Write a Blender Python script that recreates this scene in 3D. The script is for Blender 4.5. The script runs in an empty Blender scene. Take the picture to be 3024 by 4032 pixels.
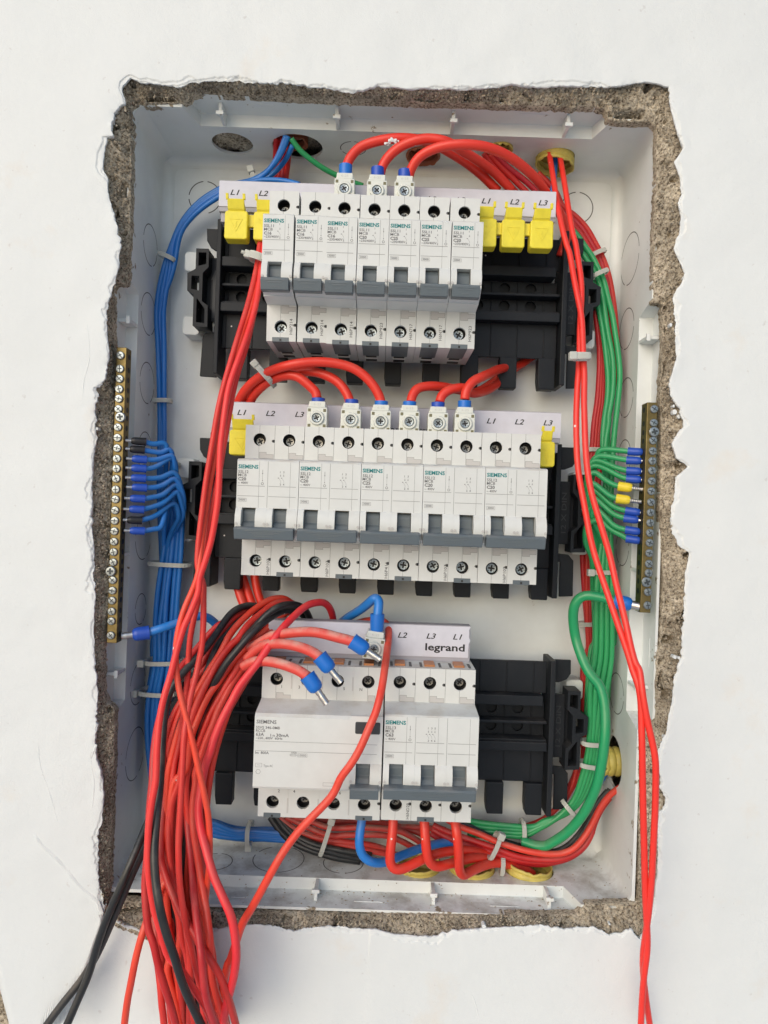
import bpy, bmesh, math, random
from mathutils import Vector, Matrix, noise
random.seed(7)
# ------------------------------------------------------------------ camera
sc = bpy.context.scene
COL = sc.collection
D = 405.0                                   # mm from lens to plaster face
HF = math.radians(29.35)
F = 1512/math.tan(HF)
ROLL = math.radians(1.95)
cam = bpy.data.cameras.new('camera'); camo = bpy.data.objects.new('camera', cam); COL.objects.link(camo)
cam.sensor_fit = 'HORIZONTAL'; cam.sensor_width = 36; cam.lens = 18/math.tan(HF)
cam.clip_start = .01; cam.clip_end = 500
camo.location = (0, -D*.001, 0)
camo.rotation_euler = (Matrix.Rotation(math.radians(90), 3, 'X') @ Matrix.Rotation(ROLL, 3, 'Z')).to_euler()
sc.camera = camo
# ------------------------------------------------------------------ light
SUN_EL, SUN_AZ = math.radians(25), math.radians(-30)      # azimuth from straight in front of the wall, to the left
w = bpy.data.worlds.new('World'); sc.world = w; w.use_nodes = True
nt = w.node_tree; bg = nt.nodes['Background']
sky = nt.nodes.new('ShaderNodeTexSky'); sky.sky_type = 'NISHITA'; sky.sun_disc = False
sky.sun_elevation = SUN_EL; sky.sun_rotation = math.pi + SUN_AZ*-1; sky.dust_density = 1.8; sky.air_density = 1.0; sky.ozone_density = 1.4
nt.links.new(sky.outputs[0], bg.inputs[0]); bg.inputs[1].default_value = .15
sl = bpy.data.lights.new('sun', 'SUN'); sl.energy = .82; sl.angle = math.radians(58); sl.color = (1, .99, .965)
so = bpy.data.objects.new('sun', sl); COL.objects.link(so)
sdir = Vector((math.sin(SUN_AZ)*math.cos(SUN_EL), -math.cos(SUN_AZ)*math.cos(SUN_EL), math.sin(SUN_EL)))
so.rotation_euler = sdir.to_track_quat('Z', 'Y').to_euler()
so.location = sdir*3
sc.view_settings.view_transform = 'Standard'; sc.view_settings.look = 'None'
sc.view_settings.exposure = 0.17
sc.cycles.max_bounces = 8

# ------------------------------------------------------------------ picture -> place
def P(px, py, y=0.0):
    u = px-1512; v = py-2016; c, s = math.cos(ROLL), math.sin(ROLL)
    u, v = u*c+v*s, -u*s+v*c
    d = D+y
    return Vector((u*d/F, y, -v*d/F))
REG = dict(FF=(0,0,1),A=(350,250,1.3825),B=(1550,250,1.3825),C=(700,1000,1.3272),D=(1700,800,1.58),E=(350,1200,1.7011),
 F=(1850,1500,1.8433),G=(850,1500,2.212),H=(1500,1500,2.0738),I=(500,2300,1.5082),J=(1350,2300,1.5082),K=(350,3050,1.3825),
 L=(1400,2950,1.2762),M=(0,2900,1.8433),N=(2100,2500,2.2114),O=(580,2280,2.765),Q=(540,3000,2.765),R=(440,3232,2.765),
 S=(1000,2300,2.765),T=(1100,3150,2.212),U=(1750,3100,2.212),V=(1000,700,3.6867),W=(1000,1100,3.6867),X=(650,800,2.949),
 Y=(1250,500,1.659),Z=(2150,750,2.4583),AA=(650,1700,2.765),AB=(2050,1650,2.764),BB=(400,2300,2.765),CC=(600,500,2.07375),
 LB=(350,1100,3.687))
def px(reg, x, y):
    a = REG[reg]; return (a[0]+x/a[2], a[1]+y/a[2])
def PR(reg, x, y, d=0.0):
    a = px(reg, x, y); return P(a[0], a[1], d)
def on_plane(reg, x, y, axis, val):
    p = PR(reg, x, y, 0); k = val/p[axis]; yy = D*k-D
    return P(*px(reg, x, y), yy)

# ------------------------------------------------------------------ materials
def srgb(r, g, b):
    f = lambda c: (c/12.92 if c <= .04045 else ((c+.055)/1.055)**2.4)
    return (f(r/255), f(g/255), f(b/255), 1)
def mat(name, col, rough=.5, metal=0, bump=0, bscale=900, var=0, vscale=120, dust=0, dustcol=(.36,.31,.25,1), spec=.5, specks=0, rnd=0, trans=0, detail=4):
    m = bpy.data.materials.new(name); m.use_nodes = True
    n = m.node_tree.nodes; l = m.node_tree.links; b = n['Principled BSDF']
    b.inputs['Roughness'].default_value = rough; b.inputs['Metallic'].default_value = metal
    b.inputs['Specular IOR Level'].default_value = spec
    if trans: b.inputs['Subsurface Weight'].default_value = trans; b.inputs['Subsurface Radius'].default_value = (.002,.002,.002); b.inputs['Subsurface Scale'].default_value = 1
    tc = n.new('ShaderNodeTexCoord'); src = tc.outputs['Object']
    rgb = n.new('ShaderNodeRGB'); rgb.outputs[0].default_value = col; cur = rgb.outputs[0]
    def nz(scale, det=3, rg=.55):
        t = n.new('ShaderNodeTexNoise'); t.inputs['Scale'].default_value = scale; t.inputs['Detail'].default_value = det
        t.inputs['Roughness'].default_value = rg; l.new(src, t.inputs['Vector']); return t.outputs['Fac']
    def ramp(fac, a, c):
        r = n.new('ShaderNodeMapRange'); r.inputs[1].default_value = a; r.inputs[2].default_value = c
        l.new(fac, r.inputs[0]); return r.outputs[0]
    def mix(fac, a, c, mode='MIX'):
        x = n.new('ShaderNodeMix'); x.data_type = 'RGBA'; x.blend_type = mode
        if isinstance(fac, float): x.inputs[0].default_value = fac
        else: l.new(fac, x.inputs[0])
        l.new(a, x.inputs[6])
        if isinstance(c, tuple): x.inputs[7].default_value = c
        else: l.new(c, x.inputs[7])
        return x.outputs[2]
    if rnd:
        oi = n.new('ShaderNodeObjectInfo'); h = n.new('ShaderNodeHueSaturation')
        r = n.new('ShaderNodeMapRange'); r.inputs[3].default_value = .5-rnd*.009; r.inputs[4].default_value = .5+rnd*.007
        l.new(oi.outputs['Random'], r.inputs[0]); l.new(r.outputs[0], h.inputs['Hue'])
        r2 = n.new('ShaderNodeMapRange'); r2.inputs[3].default_value = 1-rnd*.3; r2.inputs[4].default_value = 1+rnd*.15
        l.new(oi.outputs['Random'], r2.inputs[0]); l.new(r2.outputs[0], h.inputs['Value'])
        l.new(cur, h.inputs['Color']); cur = h.outputs[0]
    if var:
        v = ramp(nz(vscale), .3, .7)
        dk = tuple(c*(1-var) for c in col[:3])+(1,)
        cur = mix(v, cur, dk) if not rnd else mix(mult(n, l, v, var), cur, tuple(c*.25 for c in col[:3])+(1,))
    if dust:
        g = n.new('ShaderNodeNewGeometry'); sp = n.new('ShaderNodeSeparateXYZ'); l.new(g.outputs['Normal'], sp.inputs[0])
        up = ramp(sp.outputs['Z'], -.1, .9); d2 = ramp(nz(60, 5, .65), .42, .68)
        mm = n.new('ShaderNodeMath'); mm.operation = 'MULTIPLY'; l.new(up, mm.inputs[0]); l.new(d2, mm.inputs[1])
        cur = mix(mult(n, l, mm.outputs[0], dust), cur, dustcol)
    if specks:
        vz = n.new('ShaderNodeTexVoronoi'); vz.inputs['Scale'].default_value = 95; l.new(src, vz.inputs['Vector'])
        s1 = ramp(vz.outputs['Distance'], .06+.04*specks, .04)
        sepc = n.new('ShaderNodeSeparateColor'); l.new(vz.outputs['Color'], sepc.inputs[0])
        s2 = ramp(sepc.outputs[0], .74, .76)
        mm = n.new('ShaderNodeMath'); mm.operation = 'MULTIPLY'; l.new(s1, mm.inputs[0]); l.new(s2, mm.inputs[1])
        cur = mix(mm.outputs[0], cur, (.75,.7,.66,1))
    l.new(cur, b.inputs['Base Color'])
    if bump:
        bp = n.new('ShaderNodeBump'); bp.inputs['Strength'].default_value = bump; bp.inputs['Distance'].default_value = .0004
        l.new(nz(bscale, detail), bp.inputs['Height']); l.new(bp.outputs[0], b.inputs['Normal'])
    return m
def mult(n, l, o, k):
    m = n.new('ShaderNodeMath'); m.operation = 'MULTIPLY'; l.new(o, m.inputs[0]); m.inputs[1].default_value = k; return m.outputs[0]
M = {}
M['dev'] = mat('device_shell', (.64,.655,.63,1), .5, bump=.12, bscale=2500, var=.06, vscale=90, dust=.6, dustcol=(.42,.37,.29,1))
M['devin'] = mat('device_relief_shade', (.50,.49,.47,1), .6)  # darker shell tone painting relief shade on nearly flush patches
M['groove'] = mat('joint_shadow_gap', (.12,.12,.115,1), .8)
M['black'] = mat('black_hole_shade', (.012,.012,.012,1), .6)  # black stands in for the shade inside holes and slots
M['toggle'] = mat('slate_toggle', (.105,.13,.145,1), .42, bump=.1, bscale=1500, dust=.25, specks=.6)
M['teal'] = mat('teal_print', (.0,.20,.20,1), .6)
M['grey'] = mat('grey_print', (.14,.14,.14,1), .6)
M['lgrey'] = mat('pale_grey_print', (.24,.24,.24,1), .6)
M['ink'] = mat('black_print', (.012,.012,.012,1), .6)
M['label'] = mat('label_paper', (.62,.62,.68,1), .7, var=.08, vscale=150)
M['busbody'] = mat('busbar_insulation', (.36,.35,.38,1), .6)
M['yellow'] = mat('yellow_cap', (.80,.68,.04,1), .5, bump=.1, bscale=1200, var=.12, vscale=200)
M['conduit'] = mat('conduit_yellow', (.66,.54,.12,1), .5, var=.3, vscale=150, dust=.2)
M['box'] = mat('box_plastic', (.76,.795,.78,1), .45, bump=.05, bscale=800, var=.07, vscale=40, dust=.75, dustcol=(.33,.31,.27,1))  # upward faces darkened: floor dust, plus floor shade put into the colour
def dirty(m):
    n = m.node_tree.nodes; l = m.node_tree.links; b = n['Principled BSDF']
    cur = b.inputs['Base Color'].links[0].from_socket
    tc = n.new('ShaderNodeTexCoord')
    sp = n.new('ShaderNodeSeparateXYZ'); l.new(tc.outputs['Object'], sp.inputs[0])
    t = n.new('ShaderNodeTexNoise'); t.inputs['Scale'].default_value = 110; t.inputs['Detail'].default_value = 6; t.inputs['Roughness'].default_value = .6
    l.new(tc.outputs['Object'], t.inputs['Vector'])
    # mortar splashes cling to the front rim of the tub only
    r = n.new('ShaderNodeMapRange'); r.inputs[1].default_value = .040; r.inputs[2].default_value = .012; r.inputs[3].default_value = -.05; r.inputs[4].default_value = .07
    l.new(sp.outputs['Y'], r.inputs[0])
    a = n.new('ShaderNodeMath'); l.new(t.outputs['Fac'], a.inputs[0]); l.new(r.outputs[0], a.inputs[1])
    s = n.new('ShaderNodeMapRange'); s.inputs[1].default_value = .66; s.inputs[2].default_value = .70; l.new(a.outputs[0], s.inputs[0])
    x = n.new('ShaderNodeMix'); x.data_type = 'RGBA'; l.new(s.outputs[0], x.inputs[0]); l.new(cur, x.inputs[6]); x.inputs[7].default_value = (.27,.22,.15,1)
    l.new(x.outputs[2], b.inputs['Base Color'])
dirty(M['box'])
M['carrier'] = mat('carrier_black_plastic', (.015,.018,.022,1), .48, spec=.2, bump=.15, bscale=1200, dust=.3, dustcol=(.16,.14,.12,1), specks=.2)
M['red'] = mat('red_sheath', (.78,.052,.028,1), .45, bump=.08, bscale=1200, var=.14, vscale=70, rnd=.45, dust=.42, dustcol=(.42,.24,.18,1), specks=.6)
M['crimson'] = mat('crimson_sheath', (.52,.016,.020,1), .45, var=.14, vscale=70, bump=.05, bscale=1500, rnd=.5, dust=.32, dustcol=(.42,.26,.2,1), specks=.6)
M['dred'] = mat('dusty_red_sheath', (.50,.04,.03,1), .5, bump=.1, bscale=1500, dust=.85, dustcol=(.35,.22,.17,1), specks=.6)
M['brick'] = mat('brick_red_thick_sheath', (.72,.036,.018,1), .4, bump=.06, bscale=1200, dust=.3, dustcol=(.42,.24,.18,1), specks=.2)
M['pale_red'] = mat('dust_coated_red_sheath', (.66,.06,.045,1), .55, bump=.25, bscale=900, dust=1.0, dustcol=(.60,.42,.34,1))
M['crimred'] = mat('pinkish_red_sheath', (.78,.030,.036,1), .45, bump=.08, bscale=1200, rnd=.3, dust=.35, dustcol=(.42,.24,.18,1), specks=.7)
M['scarlet'] = mat('scarlet_sheath', (.80,.035,.022,1), .36, bump=.05, bscale=1500, dust=.15, dustcol=(.5,.3,.22,1), specks=.6)
M['bgreen'] = mat('thick_green_sheath', (.016,.30,.11,1), .34, bump=.05, bscale=1200, dust=.4, specks=.2)
M['bblue'] = mat('thick_blue_sheath', (.02,.20,.62,1), .36, bump=.05, bscale=1200, dust=.45)
M['blkdust'] = mat('dusty_black_sheath', (.03,.03,.03,1), .5, bump=.3, bscale=900, dust=.8, dustcol=(.22,.18,.14,1), specks=.5)
M['splash'] = M['nick'] = None
M['blk'] = mat('black_sheath', (.014,.016,.017,1), .4, bump=.25, bscale=900, dust=.3, specks=.5)
M['blue'] = mat('blue_sheath', (.016,.17,.54,1), .36, bump=.05, bscale=1500, rnd=.3, dust=.35)
M['green'] = mat('green_sheath', (.025,.33,.11,1), .36, bump=.05, bscale=1500, rnd=.25, dust=.3)
M['fblue'] = mat('ferrule_bright_blue', (.01,.15,.55,1), .4)
M['fdark'] = mat('ferrule_dark_blue', (.014,.07,.42,1), .4)
M['fblack'] = mat('ferrule_black', (.012,.012,.014,1), .45)
M['fyel'] = mat('ferrule_yellow', (.80,.62,.03,1), .45)
M['tin'] = mat('tinned_metal', (.62,.60,.56,1), .33, metal=1, bump=.4, bscale=900)
M['zinc'] = mat('zinc_screw', (.31,.35,.37,1), .38, metal=1, bump=.2, bscale=900)
M['brass'] = mat('brass_bar', (.26,.20,.085,1), .5, metal=1, bump=.2, bscale=500, var=.35, vscale=160)
M['copper'] = mat('copper_tab', (.55,.25,.12,1), .4, metal=1)
M['tie'] = mat('nylon_tie', (.50,.51,.46,1), .4, trans=.3)
M['conn'] = mat('connector_plastic', (.64,.66,.60,1), .45, bump=.05)
M['slot'] = mat('connector_window', (.16,.15,.08,1), .6)
M['splash'] = mat('brick_red_sheath_with_paint', (.72,.036,.018,1), .4, bump=.06, bscale=1200, dust=.3, dustcol=(.42,.24,.18,1))
M['nick'] = M['brick']
def plaster_mat():
    m = mat('white_plaster', (.685,.71,.70,1), .62, bump=0)
    n = m.node_tree.nodes; l = m.node_tree.links; b = n['Principled BSDF']; tc = n.new('ShaderNodeTexCoord')
    def nz(s, d, r=.5):
        t = n.new('ShaderNodeTexNoise'); t.inputs['Scale'].default_value = s; t.inputs['Detail'].default_value = d; t.inputs['Roughness'].default_value = r
        l.new(tc.outputs['Object'], t.inputs['Vector']); return t.outputs['Fac']
    a = nz(28, 6, .6); c = nz(1400, 2)
    mm = n.new('ShaderNodeMath'); mm.operation = 'MULTIPLY_ADD'; l.new(c, mm.inputs[0]); mm.inputs[1].default_value = .10; l.new(a, mm.inputs[2])
    bp = n.new('ShaderNodeBump'); bp.inputs['Strength'].default_value = .7; bp.inputs['Distance'].default_value = .0016
    l.new(mm.outputs[0], bp.inputs['Height']); l.new(bp.outputs[0], b.inputs['Normal'])
    # faint smudges
    r = n.new('ShaderNodeMapRange'); r.inputs[1].default_value = .60; r.inputs[2].default_value = .78; l.new(nz(16, 8, .62), r.inputs[0])
    r3 = n.new('ShaderNodeMapRange'); r3.inputs[1].default_value = .675; r3.inputs[2].default_value = .73; l.new(nz(170, 3, .6), r3.inputs[0])
    x = n.new('ShaderNodeMix'); x.data_type = 'RGBA'; x.inputs[6].default_value = (.685,.71,.70,1); x.inputs[7].default_value = (.68,.645,.58,1)
    l.new(r.outputs[0], x.inputs[0])
    x2 = n.new('ShaderNodeMix'); x2.data_type = 'RGBA'; x2.inputs[7].default_value = (.55,.54,.52,1); l.new(x.outputs[2], x2.inputs[6])
    l.new(mult(n, l, r3.outputs[0], .6), x2.inputs[0]); l.new(x2.outputs[2], b.inputs['Base Color'])
    return m
M['plaster'] = plaster_mat()
def mortar_mat():
    m = bpy.data.materials.new('mortar'); m.use_nodes = True
    n = m.node_tree.nodes; l = m.node_tree.links; b = n['Principled BSDF']; b.inputs['Roughness'].default_value = .95; b.inputs['Specular IOR Level'].default_value = .1
    tc = n.new('ShaderNodeTexCoord')
    t = n.new('ShaderNodeTexNoise'); t.inputs['Scale'].default_value = 620; t.inputs['Detail'].default_value = 8; t.inputs['Roughness'].default_value = .68; l.new(tc.outputs['Object'], t.inputs['Vector'])
    t2 = n.new('ShaderNodeTexNoise'); t2.inputs['Scale'].default_value = 75; t2.inputs['Detail'].default_value = 3; l.new(tc.outputs['Object'], t2.inputs['Vector'])
    cr = n.new('ShaderNodeValToRGB'); e = cr.color_ramp; e.elements[0].position = .36; e.elements[0].color = (.11,.085,.06,1); e.elements[1].position = .68; e.elements[1].color = (.86,.77,.61,1)
    q = e.elements.new(.5); q.color = (.60,.52,.395,1)
    l.new(t.outputs['Fac'], cr.inputs[0])
    x = n.new('ShaderNodeMix'); x.data_type = 'RGBA'; x.blend_type = 'MULTIPLY'; r = n.new('ShaderNodeMapRange'); r.inputs[1].default_value = .35; r.inputs[2].default_value = .65
    l.new(t2.outputs['Fac'], r.inputs[0]); l.new(r.outputs[0], x.inputs[0]); l.new(cr.outputs[0], x.inputs[6]); x.inputs[7].default_value = (.62,.61,.60,1)
    l.new(x.outputs[2], b.inputs['Base Color'])
    bp = n.new('ShaderNodeBump'); bp.inputs['Strength'].default_value = 1; bp.inputs['Distance'].default_value = .0016; l.new(t.outputs['Fac'], bp.inputs['Height']); l.new(bp.outputs[0], b.inputs['Normal'])
    return m
M['mortar'] = mortar_mat()
M['ground'] = mat('pale_bounce_floor', (.78,.77,.74,1), .9, var=.2, vscale=2)  # brown floor paled to near white to bounce light into the box

# ------------------------------------------------------------------ mesh helpers (all coordinates in mm, stored in metres)
class MB:
    def __init__(s): s.v = []; s.f = []
    def add(s, vs, fs):
        o = len(s.v); s.v += [tuple(x) for x in vs]; s.f += [tuple(i+o for i in f) for f in fs]; return s
    def box(s, x0, x1, y0, y1, z0, z1):
        vs = [(x, y, z) for x in (x0, x1) for y in (y0, y1) for z in (z0, z1)]
        return s.add(vs, [(0,1,3,2),(4,6,7,5),(0,4,5,1),(2,3,7,6),(0,2,6,4),(1,5,7,3)])
    def rbox(s, x0, x1, y0, y1, z0, z1, r=1., n=4):           # rounded in the xz plane
        pts = []
        for cx, cz, a0 in ((x1-r, z1-r, 0), (x0+r, z1-r, 90), (x0+r, z0+r, 180), (x1-r, z0+r, 270)):
            for k in range(n+1):
                a = math.radians(a0+90*k/n); pts.append((cx+r*math.cos(a), cz+r*math.sin(a)))
        return s.prism_xz(pts, y0, y1)
    def prism_xz(s, pts, y0, y1):
        n = len(pts); vs = [(x, y0, z) for x, z in pts]+[(x, y1, z) for x, z in pts]
        return s.add(vs, [tuple(range(n)), tuple(range(2*n-1, n-1, -1))]+[(i, i+n, (i+1) % n+n, (i+1) % n) for i in range(n)])
    def prism_yz(s, pts, x0, x1):
        n = len(pts); vs = [(x0, y, z) for y, z in pts]+[(x1, y, z) for y, z in pts]
        return s.add(vs, [tuple(range(n)), tuple(range(2*n-1, n-1, -1))]+[(i, i+n, (i+1) % n+n, (i+1) % n) for i in range(n)])
    def cyl(s, c, ax, r0, r1=None, L=1., n=20, caps=True, squash=1.):
        r1 = r0 if r1 is None else r1; ax = Vector(ax).normalized(); c = Vector(c)
        a = ax.orthogonal().normalized()
        if abs(ax.y) < .9: a = ax.cross(Vector((0,1,0))).normalized()
        b = ax.cross(a); vs = []
        for k in range(2):
            for i in range(n):
                t = 2*math.pi*i/n; r = (r0, r1)[k]
                vs.append(c+ax*L*k+(a*math.cos(t)+b*math.sin(t)*squash)*r)
        fs = [(i, (i+1) % n, (i+1) % n+n, i+n) for i in range(n)]
        if caps: fs += [tuple(range(n)), tuple(range(2*n-1, n-1, -1))]
        return s.add(vs, fs)
    def lathe(s, c, ax, prof, n=24):                         # prof: (dist along axis, radius)
        ax = Vector(ax).normalized(); c = Vector(c); a = ax.orthogonal().normalized(); b = ax.cross(a); vs = []; m = len(prof)
        for d, r in prof:
            for i in range(n):
                t = 2*math.pi*i/n; vs.append(c+ax*d+(a*math.cos(t)+b*math.sin(t))*r)
        fs = [(k*n+i, k*n+(i+1) % n, (k+1)*n+(i+1) % n, (k+1)*n+i) for k in range(m-1) for i in range(n)]
        fs += [tuple(range(n)), tuple(range(m*n-1, (m-1)*n-1, -1))]
        return s.add(vs, fs)
    def tube(s, pts, r, n=12, caps=True):
        pts = [Vector(p) for p in pts]; N = len(pts)
        if N < 2: return s
        T = [(pts[min(i+1, N-1)]-pts[max(i-1, 0)]).normalized() for i in range(N)]
        a = T[0].orthogonal().normalized(); vs = []
        for i in range(N):
            a = (a-T[i]*a.dot(T[i])).normalized(); b = T[i].cross(a)
            rr = r[i] if isinstance(r, (list, tuple)) else r
            for k in range(n):
                t = 2*math.pi*k/n; vs.append(pts[i]+(a*math.cos(t)+b*math.sin(t))*rr)
        fs = [(i*n+k, i*n+(k+1) % n, (i+1)*n+(k+1) % n, (i+1)*n+k) for i in range(N-1) for k in range(n)]
        if caps: fs += [tuple(range(n)), tuple(range(N*n-1, (N-1)*n-1, -1))]
        return s.add(vs, fs)
    def build(s, name, m, parent=None, smooth=False, bevel=0, kind=None):
        me = bpy.data.meshes.new(name)
        me.from_pydata([(x*.001, y*.001, z*.001) for x, y, z in s.v], [], s.f); me.update()
        bm = bmesh.new(); bm.from_mesh(me); bmesh.ops.recalc_face_normals(bm, faces=bm.faces); bm.to_mesh(me); bm.free()
        if smooth is True:
            for p in me.polygons: p.use_smooth = True
        elif smooth:
            try: me.shade_smooth(); me.set_sharp_from_angle(angle=math.radians(smooth))
            except Exception: pass
        me.materials.append(m)
        o = bpy.data.objects.new(name, me); COL.objects.link(o)
        if parent is not None: o.parent = parent
        if bevel:
            b = o.modifiers.new('bevel', 'BEVEL'); b.width = bevel*.001; b.segments = 2; b.limit_method = 'ANGLE'; b.angle_limit = math.radians(50)
        if kind: o['kind'] = kind
        return o
def empty(name, loc=(0,0,0), rot=(0,0,0)):
    o = bpy.data.objects.new(name, None); COL.objects.link(o); o.empty_display_size = .01
    o.location = Vector(loc)*.001; o.rotation_euler = rot; return o
def tag(o, label, cat, group=None):
    o['label'] = label; o['category'] = cat
    if group: o['group'] = group
    return o
def curve2d(build, **kw):
    cu = bpy.data.curves.new('tmp', 'CURVE'); cu.dimensions = '2D'; cu.fill_mode = 'BOTH'; cu.extrude = kw.get('extrude', 0)
    for pts in build:
        sp = cu.splines.new('POLY'); sp.points.add(len(pts)-1); sp.use_cyclic_u = True
        for i, (a, b) in enumerate(pts): sp.points[i].co = (a, b, 0, 1)
    o = bpy.data.objects.new('tmp', cu); COL.objects.link(o)
    me = o.to_mesh(); vs = [tuple(v.co) for v in me.vertices]; fs = [tuple(p.vertices) for p in me.polygons]
    o.to_mesh_clear(); bpy.data.objects.remove(o); bpy.data.curves.remove(cu)
    return vs, fs
def plate(mb, outline, holes, t, fn):
    """outline/holes in plane coords a,b ; fn(a,b,c) -> xyz with c in [0,t]"""
    vs, fs = curve2d([outline]+holes, extrude=t/2)
    mb.add([fn(a, b, c+t/2) for a, b, c in vs], fs)
def circ(cx, cy, r, n=24, ry=None):
    ry = ry or r
    return [(cx+r*math.cos(2*math.pi*i/n), cy+ry*math.sin(2*math.pi*i/n)) for i in range(n)]
_tc = {}
def text2d(s, size, bold=0, shear=0, res=2):
    k = (s, size, bold, shear)
    if k in _tc: return _tc[k]
    cu = bpy.data.curves.new('tmp', 'FONT'); cu.body = s; cu.size = size; cu.offset = bold; cu.shear = shear; cu.resolution_u = res; cu.fill_mode = 'BOTH' if False else 'FRONT'
    o = bpy.data.objects.new('tmp', cu); COL.objects.link(o); me = o.to_mesh()
    vs = [tuple(v.co) for v in me.vertices]; fs = [tuple(p.vertices) for p in me.polygons]
    o.to_mesh_clear(); bpy.data.objects.remove(o); bpy.data.curves.remove(cu)
    _tc[k] = (vs, fs); return _tc[k]
def text(mb, s, cap, x, z, y, width=None, bold=0, shear=0, rot=0):
    vs, fs = text2d(s, cap/.70, bold, shear)
    if not vs: return
    w0 = max(v[0] for v in vs)-min(v[0] for v in vs); k = (width/w0) if width else 1; m0 = min(v[0] for v in vs)
    out = []
    for a, b, c in vs:
        a = (a-m0)*k
        if rot: a, b = -b, a
        out.append((x+a, y, z+b))
    mb.add(out, fs)
def spline(pts, per=7):
    pts = [Vector(p) for p in pts]; n = len(pts)
    if n == 2: return [pts[0].lerp(pts[1], i/per) for i in range(per+1)]
    out = []
    for i in range(n-1):
        p0 = pts[i-1] if i else pts[0]*2-pts[1]; p1 = pts[i]; p2 = pts[i+1]; p3 = pts[i+2] if i+2 < n else pts[-1]*2-pts[-2]
        for k in range(per):
            t = k/per
            out.append(.5*((2*p1)+(-p0+p2)*t+(2*p0-5*p1+4*p2-p3)*t*t+(-p0+3*p1-3*p2+p3)*t**3))
    out.append(pts[-1]); return out
# ------------------------------------------------------------------ ground (floor far below, paled to bounce light up, seen past the wall's lower corner)
g = MB(); g.add([(-9000,-9000,-1250),(9000,-9000,-1250),(9000,9000,-1250),(-9000,9000,-1250)], [(0,1,2,3)])
go = g.build('ground', M['ground']); go['kind'] = 'structure'

# ------------------------------------------------------------------ plaster wall with its broken opening
OUT_TOP = [(513,305),(553,322),(600,326),(639,330),(680,336),(712,340),(755,319),(840,314),(929,311),(985,318),(1037,326),(1110,322),(1180,332),(1290,344),(1377,362),(1435,351),(1490,338),(1550,340),(1622,351),(1673,344),(1767,348),(1839,351),(1895,346),(1955,340),(2013,330),(2085,340),(2140,342),(2201,337),(2346,337),(2400,342),(2454,333),(2541,319),(2584,326),(2635,337)]
OUT_RIGHT = [(2635,337),(2642,416),(2657,474),(2675,539),(2693,583),(2657,633),(2670,662),(2682,698),(2686,771),(2675,800),(2684,850),(2681,895),(2656,977),(2678,1022),(2700,1072),(2690,1110),(2656,1154),(2660,1200),(2665,1243),(2662,1338),(2668,1401),(2649,1471),(2634,1509),(2645,1559),(2653,1580),(2680,1608),(2694,1674),(2647,1744),(2664,1804),(2713,1836),(2690,1858),(2664,1880),(2659,1940),(2653,1988),(2642,2064),(2664,2124),(2675,2146),(2718,2178),(2712,2215),(2702,2260),(2699,2368),(2691,2466),(2685,2585),(2679,2613),(2656,2681),(2649,2771),(2638,2817),(2629,2884),(2602,2943),(2591,2979),(2597,3043),(2602,3106),(2627,3147),(2611,3192),(2597,3205),(2591,3269),(2595,3359),(2588,3450),(2575,3560),(2550,3640),(2520,3702)]
OUT_BOTTOM = [(2520,3702),(2489,3663),(2450,3675),(2403,3687),(2340,3655),(2223,3659),(2130,3648),(2066,3651),(1980,3656),(1901,3659),(1850,3663),(1792,3667),(1713,3690),(1640,3690),(1557,3683),(1478,3663),(1399,3661),(1330,3650),(1254,3654),(1200,3662),(1146,3668),(1073,3650),(1000,3646),(929,3654),(842,3665),(700,3685),(578,3690),(530,3665),(488,3654),(456,3632),(404,3616)]
OUT_LEFT = [(404,3616),(401,3551),(388,3497),(384,3430),(385,3377),(380,3291),(399,3236),(404,3180),(407,3133),(404,3080),(399,3036),(380,2990),(374,2922),(380,2862),(383,2734),(370,2600),(365,2493),(368,2420),(373,2352),(369,2300),(365,2258),(368,2164),(359,2082),(363,1993),(359,1923),(362,1876),(368,1788),(379,1729),(371,1670),(380,1656),(370,1623),(378,1575),(380,1534),(393,1523),(412,1480),(426,1412),(426,1371),(422,1330),(416,1263),(418,1222),(423,1195),(439,1141),(448,1111),(462,1075),(466,1017),(477,959),(458,886),(450,846),(437,807),(422,756),(422,698),(406,671),(402,635),(410,598),(422,539),(444,535),(444,517),(443,495),(442,474),(448,445),(466,436),(468,420),(491,408),(489,381),(478,351),(482,336),(513,305)]
IN_TOP = [(520,425),(549,413),(640,408),(712,405),(741,398),(759,378),(798,366),(900,374),(1001,377),(1100,382),(1182,387),(1270,393),(1363,396),(1450,398),(1550,402),(1716,407),(1839,408),(1930,414),(2020,418),(2201,422),(2346,424),(2384,432),(2392,468),(2418,480),(2500,483),(2563,485),(2583,505)]
IN_RIGHT = [(2583,505),(2584,684),(2578,800),(2573,901),(2570,1118),(2572,1192),(2605,1205),(2611,1370),(2600,1480),(2597,1585),(2600,1700),(2601,1825),(2597,1950),(2596,2042),(2604,2124),(2608,2220),(2610,2314),(2602,2440),(2599,2531),(2585,2585),(2580,2700),(2582,2826),(2545,2862),(2520,2905),(2516,3043),(2518,3269),(2517,3400),(2515,3553)]
IN_BOTTOM = [(2515,3553),(2420,3556),(2309,3559),(2270,3598),(2150,3603),(2030,3601),(1901,3604),(1720,3600),(1541,3597),(1400,3600),(1270,3596),(1146,3591),(1000,3590),(842,3589),(740,3589),(690,3560),(545,3549),(495,3542),(438,3524)]
IN_LEFT = [(438,3524),(433,3412),(440,3270),(444,3122),(448,3023),(454,2792),(425,2766),(408,2734),(408,2640),(407,2553),(414,2481),(426,2420),(432,2300),(438,2200),(442,2000),(445,1860),(447,1729),(446,1600),(444,1507),(448,1344),(449,1154),(455,1124),(499,1118),(503,1105),(505,1050),(513,901),(517,750),(520,612),(520,425)]
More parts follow.
